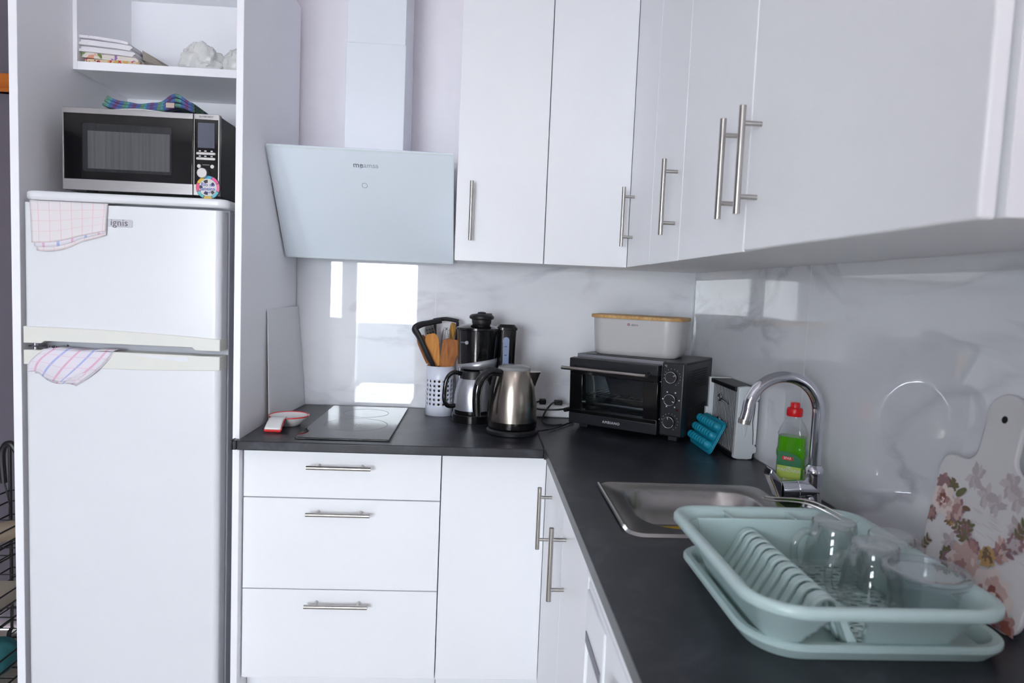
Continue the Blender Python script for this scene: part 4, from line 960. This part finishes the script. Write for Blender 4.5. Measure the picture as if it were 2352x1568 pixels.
for r_ in range(3):
    m = M(); m.T = TT
    for q in range(8):
        x_ = -.082+q*.0215; y_ = -.030+r_*.030
        m.lathe([(.0135, -.001), (.013, .008), (.0105, .015), (.006, .0185), (0, .0195)], (x_, y_, 0), 16)
    obj('bump_row', m, MTEAL, c)

# ---------------------------------------------------------------- soap bottle
sbx, sby = -.084, -1.055
c = thing('soap_bottle', 'green dish soap bottle with red cap behind the tap', 'bottle', (sbx, sby, zc), R(-36))
def br(w_, d_, z_, r_=.30): return at(rrect(w_, d_, min(w_, d_)*r_, 6), z_)
sh = [(.058, .040, .0), (.062, .043, .004), (.062, .043, .10), (.066, .045, .108), (.066, .046, .118), (.062, .044, .125), (.061, .044, .150), (.063, .044, .158), (.050, .038, .176), (.030, .028, .192), (.026, .026, .196), (.026, .026, .200)]
m = M(); m.loft([br(a, b, z_) for a, b, z_ in sh]); L('bottle_shell', m, MPET, c)
m = M(); m.loft([br(a-.003, b-.003, max(.002, z_)) for a, b, z_ in sh[:7]]+[br(.058, .041, .151)]); L('liquid', m, MLIQ, c)
m = M(); m.lathe([(0, .198), (.0165, .198), (.0175, .200), (.0175, .214), (.016, .217), (.0105, .218), (.010, .228), (.009, .2295), (0, .2295)], (0, 0, 0), 28); L('cap', m, MRED, c)
yl = -.0232
lb = L('label', M().prism([(-.026, .022), (.026, .022), (.026, .088), (-.026, .088)], 'y', yl-.0004, yl+.001), MLIME, c)
L('label_top', M().prism([(-.026, .084), (.026, .084), (.026, .103), (.012, .112), (-.012, .117), (-.026, .116)], 'y', yl-.0005, yl+.001), MGRN, lb)
L('label_logo', M().box(-.016, .008, yl-.001, yl, .098, .106), MRED, lb)
L('lettering', text_m('SPAR', .0075, (-.004, yl-.0011, .102), X, Z, .0004), MWPRINT, lb)
L('lettering', text_m('MANZANA', .0105, (0, yl-.0008, .0745), X, Z, .0006), MWPRINT, lb)
L('lettering', text_m('vajillas', .005, (0, yl-.0008, .0815), X, Z, .0006), MWPRINT, lb)
L('label_picture', M().prism([(-.022+.012*(1+math.cos(2*PI*i/20))*1.0, .040+.015*math.sin(2*PI*i/20)) for i in range(20)], 'y', yl-.0007, yl), MLW, lb)
L('label_seal', M().cyl((.014, yl-.0008, .048), (.014, yl, .048), .006), MLW, lb)
L('label_drop', M().prism([(-.013, .056), (-.009, .046), (-.011, .042), (-.015, .042), (-.017, .046)], 'y', yl-.0009, yl), MGRN, lb)

# ---------------------------------------------------------------- sink
c = thing('sink', 'stainless steel sink bowl with raised rim set in the worktop', 'sink', (-.32, -1.14, zc))
so = rrect(.400, .362, .035, 6, (-.321, -1.142)); so1 = rrect(.390, .352, .033, 6, (-.321, -1.142)); so2 = rrect(.376, .338, .03, 6, (-.321, -1.142))
bc_ = (-.322, -1.140); b0_ = rrect(.312, .288, .085, 6, bc_); b1_ = rrect(.300, .276, .08, 6, bc_); b2_ = rrect(.285, .262, .075, 6, bc_); b3_ = rrect(.265, .24, .07, 6, bc_); b4_ = rrect(.18, .16, .06, 6, bc_)
m = M(); m.loft([at(so, zc+.0005), at(so1, zc+.006), at(so2, zc+.0045), at(b0_, zc+.0035), at(b1_, zc-.002), at(b2_, zc-.05), at(b3_, zc-.078), at(b4_, zc-.090)], caps=False); n_ = len(so); m.f.append([7*n_+i for i in range(n_)]); m.m.append(0)
obj('bowl', m, MSINK, c, ang=50)
m = M(); m.tube(bez([(-.519, -.985, zc+.006), (-.520, -1.10, zc+.007), (-.521, -1.28, zc+.006)], 12), .0045, 8); obj('raised_edge', m, MSINK, c)
m = M(); m.lathe([(0, -.0875), (.022, -.0875), (.028, -.0885), (.032, -.0898)], (bc_[0], bc_[1], zc), 28); obj('drain', m, MCHR, c)
o = obj('waste_water', M().prism(rrect(.245, .222, .06, 6, bc_), 'z', zc-.0865, zc-.0790), MYEL); tag(o, 'shallow yellow liquid in the bottom of the sink', 'water')

# tap
fx, fy = -.066, -1.128
c = thing('mixer_tap', 'tall chrome mixer tap with swan neck spout beside the sink', 'tap', (fx, fy, zc))
m = M(); m.lathe([(0, .0005), (.026, .0005), (.0265, .004), (.023, .006), (.0225, .012), (.0195, .016), (.0195, .075), (.0215, .084), (.0205, .094), (.0145, .102), (.0135, .103)], (fx, fy, zc), 40); obj('base', m, MCHR, c)
ra = .0795
pts = [(fx, fy, zc+.10), (fx, fy, zc+.15)]+arc((fx-ra, fy, zc+.217), ra, 0, 180, 28)+[(fx-2*ra-.003, fy, zc+.205), (fx-2*ra-.006, fy, zc+.192)]
m = M(); m.tube(pts, .0127, 18); obj('spout', m, MCHR, c)
m = M(); m.cyl((fx-2*ra-.0055, fy, zc+.200), (fx-2*ra-.0068, fy, zc+.190), .0132); obj('spout_tip', m, MHAND, c)
m = M(); m.tube([(fx+.005, fy, zc+.048), (fx-.040, fy-.004, zc+.048), (fx-.0405, fy-.004, zc+.048), (fx-.042, fy-.004, zc+.048), (fx-.0425, fy-.004, zc+.048), (fx-.078, fy-.006, zc+.047)], [.0195, .0205, .019, .019, .0210, .0215], 24); obj('cartridge', m, MCHR, c)
m = M(); lv = [Vector((fx-.078, fy-.006, zc+.030)), Vector((fx-.080, fy-.006, zc+.066)), Vector((fx-.088, fy-.006, zc+.078)), Vector((fx-.108, fy-.010, zc+.098)), Vector((fx-.112, fy-.010, zc+.082)), Vector((fx-.098, fy-.008, zc+.055)), Vector((fx-.086, fy-.006, zc+.030))]
m.loft([[v+Vector((0, -.017, 0)) for v in lv], [v+Vector((0, .017, 0)) for v in lv]]); obj('lever', m, MCHR, c, bev=.003, seg=3)
m = M(); m.ball((fx-.012, fy-.0195, zc+.028), .008, .004, .008); obj('stop_screw', m, MCHR, c)

# ---------------------------------------------------------------- dish drainer on its tray
rx0, rx1, ry0, ry1 = -.482, -.150, -1.822, -1.425
rcx, rcy, rw, rd = (rx0+rx1)/2, (ry0+ry1)/2, rx1-rx0, ry1-ry0
RC = [.05, .055, .075, .055]
def rr_(dw, z_, k=0): return at(rrect(rw+dw, rd+dw, [max(.02, q+dw/2) for q in RC], 8, (rcx, rcy)), z_)
m = M(); tb = -.018
tw_, td_ = .358, .350; tcx, tcy = -.2795, -1.592
def tr_(dw, z_): return at(rrect(tw_+dw, td_+dw, [max(.02, q+dw/2) for q in RC], 8, (tcx, tcy)), z_)
m.loft([tr_(-.05, zc+.0005), tr_(-.03, zc+.0006), tr_(-.006, zc+.014), tr_(0, zc+.018), tr_(0, zc+.023), tr_(-.008, zc+.026), tr_(-.026, zc+.025), tr_(-.034, zc+.020), tr_(-.05, zc+.006)]); 
o = obj('drip_tray', m, MMINT); tag(o, 'mint green drip tray under the dish drainer', 'tray')
c = thing('dish_drainer', 'mint green plastic dish drainer on the worktop near the sink', 'dish drainer', (rcx, rcy, zc+.0075))
z0 = zc+.009; zr = zc+.100
# walls with wide rounded rim; the front wall has an arched notch
NB = 8*4+4
def wall_ring(dw, z_, notch=0): return rr_(dw, z_)
def rim_drop(p):   # rim dips a little towards the front left like the moulded original
    return p
m = M(); m.loft([rr_(-.054, zc+.079), rr_(-.050, zr-.012), rr_(-.030, zr-.003), rr_(-.018, zr), rr_(-.006, zr-.001), rr_(0, zr-.005), rr_(0, zr-.013), rr_(-.004, zr-.015), rr_(-.014, zr-.0135), rr_(-.026, zr-.015), rr_(-.040, zr-.018), rr_(-.047, zc+.079)], caps=False, closed=False)
rim = obj('rim', m, MMINT, c, ang=60)
# lower walls: trace the loop and cut the notch below the ridge
lo_t = rrect(rw-.050, rd-.050, [max(.02, q-.025) for q in RC], 10, (rcx, rcy)); lo_b = rrect(rw-.090, rd-.150, [max(.02, q-.058) for q in RC], 10, (rcx+.010, rcy+.006))
def dens(p, q, n=5):
    A, B = [], []
    for i in range(len(p)):
        a, b = Vector(p[i]), Vector(p[(i+1) % len(p)]); d_, e__ = Vector(q[i]), Vector(q[(i+1) % len(q)]); k = max(1, int((b-a).length/.004))
        for j in range(k): A.append(a.lerp(b, j/k)); B.append(d_.lerp(e__, j/k))
    return A, B
LA, LB = dens(lo_t, lo_b); nz = 10; ridge_x = -.360
m = M(); o_ = m.add([(*LA[i].lerp(LB[i], j/nz), zc+.081+(z0-zc-.081)*j/nz) for j in range(nz+1) for i in range(len(LA))], []); n_ = len(LA)
for j in range(nz):
    for i in range(n_):
        p_ = LA[i].lerp(LB[i], (j+.5)/nz); z_ = zc+.081+(z0-zc-.081)*(j+.5)/nz; hgt = (z_-z0)/.072
        wd = .047-.028*hgt
        if p_.y < ry0+.10 and abs(p_.x-ridge_x-.006) < wd and abs(p_.x-rcx) < rw/2-.055: continue
        m.f.append([o_+j*n_+i, o_+j*n_+(i+1) % n_, o_+(j+1)*n_+(i+1) % n_, o_+(j+1)*n_+i]); m.m.append(0)
obj('basket_wall', m, MMINT, c, solid=.003, off=0, ang=60)
fl = [(p[0], p[1]) for p in rrect(rw-.094, rd-.094, .03, 6, (rcx, rcy))]
bx0, bx1, by0, by1 = rx0+.057, rx1-.037, ry0+.082, ry1-.068
gx_l, gx_r = ridge_x-.050, ridge_x+.052
obj('trough_floor', M().box(bx0, gx_l, by0, by1, z0-.003, z0), MMINT, c)
# perforated floor under the glasses: slot grid with real openings
m = M(); nx, ny = 8, 18; ZP = z0+.012 
for i in range(nx):
    for j in range(ny):
        xa, xb = gx_r+(bx1-gx_r)*i/nx, gx_r+(bx1-gx_r)*(i+1)/nx; ya, yb = by0+(by1-by0)*j/ny, by0+(by1-by0)*(j+1)/ny
        ox = .25 if j % 2 else .0
        sl = (xb-xa)*.38, (yb-ya)*.24; xm = (xa+xb)/2; ym = (ya+yb)/2
        if (i+j) % 2 == 0 or j % 4 == 1:
            O_ = [(xa, ya), (xb, ya), (xb, yb), (xa, yb)]; I_ = [(xm-sl[0], ym-sl[1]), (xm+sl[0], ym-sl[1]), (xm+sl[0], ym+sl[1]), (xm-sl[0], ym+sl[1])]
            o_ = m.add(at(O_+I_, ZP), [])
            for k in range(4): m.f.append([o_+k, o_+(k+1) % 4, o_+4+(k+1) % 4, o_+4+k]); m.m.append(0)
        else: m.add(at([(xa, ya), (xb, ya), (xb, yb), (xa, yb)], ZP), [(0, 1, 2, 3)])
obj('perforated_floor', m, MMINT, c, solid=.0025, off=-1)
obj('cutlery_wall', M().prism([(bx0-.020, zr-.005), (bx1+.020, zr-.005), (bx1+.001, z0), (bx0-.001, z0)], 'y', -1.484, -1.480), MMINT, c, bev=.001)
for x in (-.385, -.275): obj('cutlery_divider', M().box(x-.0018, x+.0018, -1.481, -1.444, z0, zr-.004), MMINT, c)
# plate ribs: a row of arches
nr = 11; zt_ = zc+.083
def rib_prof():
    pts = [(gx_l, z0)]; 
    for i in range(15):
        a = R(170-160*i/14); pts.append((ridge_x+.0005+.020*math.cos(a), zt_-.020+.020*math.sin(a)))
    pts.append((gx_r, z0)); return pts
rp = rib_prof(); cen = Vector((ridge_x, z0-.02))
inn = [(x+(ridge_x-x)*.30, z_-.0045 if z_ > z0+.01 else z_) for x, z_ in rp]
for k in range(nr):
    y_ = -1.497-k*(.236/(nr-1)); m = M(); poly = rp+inn[::-1]
    m.prism(poly, 'y', y_-.0072, y_+.0072); obj('plate_rib', m, MMINT, c, bev=.0022, seg=2)
obj('ridge_end', M().prism(rp+inn[::-1], 'y', -1.752, -1.740), MMINT, c, bev=.001)

# glasses in the drainer, upside down
def mug(loc, rz, lab, s=1.0):
    c = thing('glass_mug', lab, 'mug', loc, rz, 'glass mugs drying in the rack')
    h = .084*s; m = M()
    m.lathe([(.0395*s, 0), (.0405*s, .001), (.0400*s, .012), (.0365*s, .045), (.0320*s, .068), (.0310*s, .074), (.0300*s, h-.002), (.0280*s, h), (.0200*s, h-.0015), (0, h-.003), (0, h-.010), (.0220*s, h-.010), (.0285*s, .066), (.0340*s, .044), (.0380*s, .012), (.0388*s, .0005), (.0395*s, 0)], (0, 0, 0), 40)
    obj('body', m, MMUG, c, world=False, ang=50)
    m = M(); m.tube(bez([(-.0335*s, 0, .066*s), (-.050*s, 0, .070*s), (-.064*s, 0, .056*s), (-.066*s, 0, .036*s), (-.058*s, 0, .018*s), (-.0385*s, 0, .014*s)], 24), .0056, 12); obj('handle', m, MMUG, c, world=False)
    return c
mz = ZP+.0005
mug((-.238, -1.535, mz), R(12), 'upturned glass mug furthest left in the drying rack', 1.1)
mug((-.229, -1.632, mz), R(8), 'upturned glass mug in the middle, nearest the plate ribs', 1.1)
mug((-.176, -1.588, mz), R(200), 'upturned glass mug at the back, with its handle hidden', 1.08)
c = thing('clear_plastic_tub', 'clear plastic tub with wide rim at the front of the drying rack', 'tub', (-.202, -1.708, mz))
m = M(); m.lathe([(0, .001), (.036, .001), (.038, .003), (.046, .066), (.047, .0665), (.0475, .072), (.0535, .073), (.0545, .079), (.052, .080), (.0475, .077), (.044, .068), (.0365, .004), (0, .003)], (0, 0, 0), 40); obj('tub_wall', m, MPET, c, world=False)
m = M(); m.lathe([(.054, .0795), (.0555, .083), (.0535, .0865), (.046, .0855), (.044, .081), (0, .081)], (0, 0, 0), 40); obj('tub_lid', m, MPET, c, world=False, solid=.0008)
m = M()
wp = bez([(-.150, -1.470, zc+.080), (-.215, -1.422, zc+.108), (-.268, -1.374, zc+.100), (-.281, -1.366, zc+.099), (-.286, -1.374, zc+.098), (-.278, -1.388, zc+.099), (-.225, -1.432, zc+.106), (-.165, -1.476, zc+.080)], 56); m.tube(wp, .0016, 8)
o = obj('wire_tongs', m, MHAND); tag(o, 'thin bent steel wire tongs poking from the drainer over the sink', 'tongs')

# ---------------------------------------------------------------- floral chopping board leaning on the wall
c = thing('chopping_board', 'white chopping board with rose print leaning on the right wall', 'chopping board', (-.045, -1.6, zc))
bm0 = Vector((-.060, -1.592, zc+.001)); bt0 = Vector((-.010, -1.592, zc+.335)); ev = (bt0-bm0).normalized(); eu = Vector((0, -1, 0)); en = eu.cross(ev).normalized()
if en.x > 0: en = -en
BH = (bt0-bm0).length
TB = Matrix(((eu.x, ev.x, en.x, bm0.x), (eu.y, ev.y, en.y, bm0.y), (eu.z, ev.z, en.z, bm0.z), (0, 0, 0, 1)))
hw, shz = .112, .222
prof = []
def arc2(cx_, cy_, r_, a0, a1, n=8): return [(cx_+r_*math.cos(R(a0+(a1-a0)*i/n)), cy_+r_*math.sin(R(a0+(a1-a0)*i/n))) for i in range(n+1)]
prof += arc2(-hw+.03, .03, .03, 180, 270)+arc2(hw-.03, .03, .03, 270, 360)+arc2(hw-.028, shz-.028, .028, 0, 90)
prof += arc2(.062, shz+.025, .025, 270, 180)[0:]+arc2(0, BH-.039, .039, -20, 200, 18)+arc2(-.062, shz+.025, .025, 0, -90)+arc2(-hw+.028, shz-.028, .028, 90, 180)
m = M(); m.T = TB; m.loft([at(prof, -.008), at(prof, 0)]); bo = obj('board', m, P('white_melamine_board', (222, 219, 220), .3), c, bev=.002)
m = M(); m.T = TB; m.cyl((0, BH-.040, -.0002), (0, BH-.040, .0004), .0058); obj('hole', m, MDK, bo)
pm = [P('petal_cream', (226, 212, 206), .5), P('petal_pink', (206, 176, 170), .5), P('petal_rose', (174, 134, 130), .5), P('petal_red', (140, 84, 72), .5), P('petal_mauve', (150, 116, 122), .5), P('leaf_olive', (112, 110, 76), .5), P('leaf_brown', (122, 98, 76), .5), P('faded_grey', (204, 195, 196), .5), P('faded_grey_dark', (188, 177, 179), .5), P('petal_ochre', (186, 150, 96), .5)]
fm = M(); fm.T = TB; rng = random.Random(5); lay = [0.0]
def petal(cx_, cy_, a, l, w_, mi, jag=.0):
    lay[0] += .000004; z_ = .0003+lay[0]; fm.mi = mi; n = 12; pts = []
    for i in range(n):
        t_ = 2*PI*i/n; k = 1+jag*(rng.random()-.5)
        px_, py_ = l/2*(1+math.cos(t_))*k, w_/2*math.sin(t_)*(1-.25*math.cos(t_))*k
        pts.append((max(-hw+.0015, min(hw-.0015, cx_+px_*math.cos(a)-py_*math.sin(a))), max(.004, cy_+px_*math.sin(a)+py_*math.cos(a)), z_))
    fm.add(pts, [list(range(n))])
def rose(x, y, r_, pal):
    for ring_i, (rad, cnt) in enumerate(((1, 9), (.8, 8), (.62, 7), (.45, 6), (.3, 5), (.17, 4))):
        for k in range(cnt):
            a = 2*PI*k/cnt+ring_i*.4+rng.random()*.3; petal(x, y, a, r_*rad*(1+.1*rng.random()), r_*rad*.78, pal[min(len(pal)-1, (ring_i+rng.randint(0, 1)))] if rng.random() < .85 else pal[0], .25)
def leaf(x, y, a, l, mi): petal(x, y, a, l, l*.45, mi, .1)
def sprig(x, y, a, n, l, mis):
    for k in range(n):
        px_, py_ = x+math.cos(a)*k*l*.7, y+math.sin(a)*k*l*.7
        leaf(px_, py_, a+.8, l, mis[k % len(mis)]); leaf(px_, py_, a-.8, l, mis[(k+1) % len(mis)])
    petal(x, y, a, n*l*.75, .0016, 6)
def grey_flower(x, y, r_):
    for k in range(7): petal(x, y, k*.9+rng.random(), r_, r_*.6, 7 if k % 2 else 8, .3)
for x, y, r_ in ((-.03, .200, .022), (.0, .178, .020), (.04, .205, .022), (.025, .170, .018), (.06, .190, .02), (-.05, .085, .02), (.07, .15, .02)): grey_flower(x, y, r_)
for k in range(14): petal(-.03+rng.random()*.12, .10+rng.random()*.07, R(-12)+.15*rng.random(), .025, .0012, 7)
for a in (70, 95, 110, 55): sprig(-.075, .165, R(a), 2, .013, [5, 6])
for a in (20, -10, -60, -100, -80): sprig(-.062, .130, R(a), 3, .010, [6, 5, 9])
rose(-.094, .172, .016, [4, 2, 4]); rose(-.055, .138, .021, [1, 4, 1, 2]); rose(-.086, .145, .026, [0, 0, 1, 2, 3])
rose(-.105, .115, .013, [4, 6, 2]); leaf(-.06, .160, R(40), .026, 5); leaf(-.04, .146, R(5), .018, 6)
sprig(-.108, .055, R(60), 3, .012, [5, 6]); rose(-.098, .03, .014, [9, 6, 2])
for a in (120, 100, 80, 150): sprig(-.02, .098, R(a), 4, .012, [6, 5, 4])
for a in (60, 40, 75): sprig(.045, .095, R(a), 3, .016, [4, 2, 1])
rose(.0, .095, .014, [4, 4, 2]); rose(.03, .092, .016, [9, 9, 6]); rose(-.045, .06, .018, [6, 5, 4])
rose(-.012, .062, .034, [1, 0, 1, 1, 2]); rose(.052, .040, .042, [0, 0, 1, 2, 3]); rose(.085, .010, .024, [4, 2, 3]); rose(.02, .02, .02, [4, 2, 6])
rose(.075, .130, .015, [4, 4, 8]); sprig(.075, .138, R(70), 3, .014, [5, 6]); sprig(.07, .12, R(-150), 2, .012, [4, 8])
obj('rose_print', fm, pm, bo, smooth=False)
# white bowl just inside the right edge of the picture
c_ = M(); c_.lathe([(0, .0005), (.030, .0005), (.034, .004), (.050, .028), (.056, .046), (.054, .047), (.048, .030), (.030, .007), (0, .006)], (-.066, -1.845, zc), 36)
o = obj('white_bowl', c_, MCER); tag(o, 'white bowl on the worktop by the front right corner of the drainer', 'bowl')

# ---------------------------------------------------------------- left strip: rail and wire trolley with its things
o = obj('wooden_rail', M().box(-3.0, -2.30, -.022, .009, 1.985, 2.05).box(-3.0, -2.30, -.03, .009, 1.985, 2.0), MORANGE, None, bev=.003); tag(o, 'orange varnished wooden rail on the shaded wall at far left', 'rail')
tx0, tx1, ty0, ty1 = -2.50, -2.165, -.56, -.06
c = thing('wire_trolley', 'black wire basket trolley left of the tall cabinet', 'trolley', ((tx0+tx1)/2, (ty0+ty1)/2, 0))
for x in (tx0, -2.247):
    for y in (ty0, ty1): obj('post', M().cyl((x, y, .03), (x, y, .74), .006, seg=10), MWIRE, c)
for z_ in (.07, .27, .47):
    m = M()
    for zz_ in (z_, z_+.05, z_+.09): m.tube([(tx0, ty0, zz_), (-2.247, ty0, zz_), (-2.247, ty1, zz_), (tx0, ty1, zz_)], .003, 6, closed=True)
    for i in range(9): y_ = ty0+(ty1-ty0)*i/8; m.tube([(tx0, y_, z_), (-2.247, y_, z_)], .002, 6)
    for i in range(5): x_ = tx0+(-2.247-tx0)*i/4; m.tube([(x_, ty0, z_), (x_, ty1, z_)], .002, 6)
    obj('basket', m, MWIRE, c)
for x in (tx0, -2.247):
    for y in (ty0, ty1): obj('caster', M().cyl((x-.008, y, .02), (x+.008, y, .02), .02), MBLKM, c)
c = thing('walking_cane', 'black padded hooked cane hanging over the wire trolley', 'cane', (-2.36, -.25, .6))
m = M(); m.tube(bez([(-2.360, -.30, .66), (-2.365, -.30, .75), (-2.355, -.30, .785), (-2.335, -.30, .79), (-2.318, -.30, .765)], 24), .010, 10); obj('foam_grip', m, MBLKM, c)
m = M(); m.tube(bez([(-2.36, -.30, .665), (-2.35, -.30, .62), (-2.345, -.295, .575)], 12), .0025, 6); obj('cord', m, MWIRE, c)
o = obj('rolled_cloth', M().tube(bez([(-2.44, -.50, .505), (-2.36, -.40, .515), (-2.30, -.28, .505)], 12), .032, 16), MBEIGE); tag(o, 'beige rolled cloth in the upper basket of the wire trolley', 'cloth')
o = obj('box_lid', M().box(-2.42, -2.30, -.50, -.30, .281, .330), P('cream_plastic', (188, 178, 160), .6), None, bev=.006); tag(o, 'cream plastic box in the middle basket of the wire trolley', 'box')
o = obj('teal_cloth', crumple((-2.36, -.40, .105), .08, .12, .05, 4.0, amp=.15, fr=8), MTEALC); tag(o, 'teal cloth in the lowest basket of the wire trolley', 'cloth')
o = obj('bottle_cap', M().cyl((-2.335, -.46, .3305), (-2.335, -.46, .345), .012), P('bright_green', (40, 170, 60), .4)); tag(o, 'small bright green cap on the cream box in the trolley', 'cap')
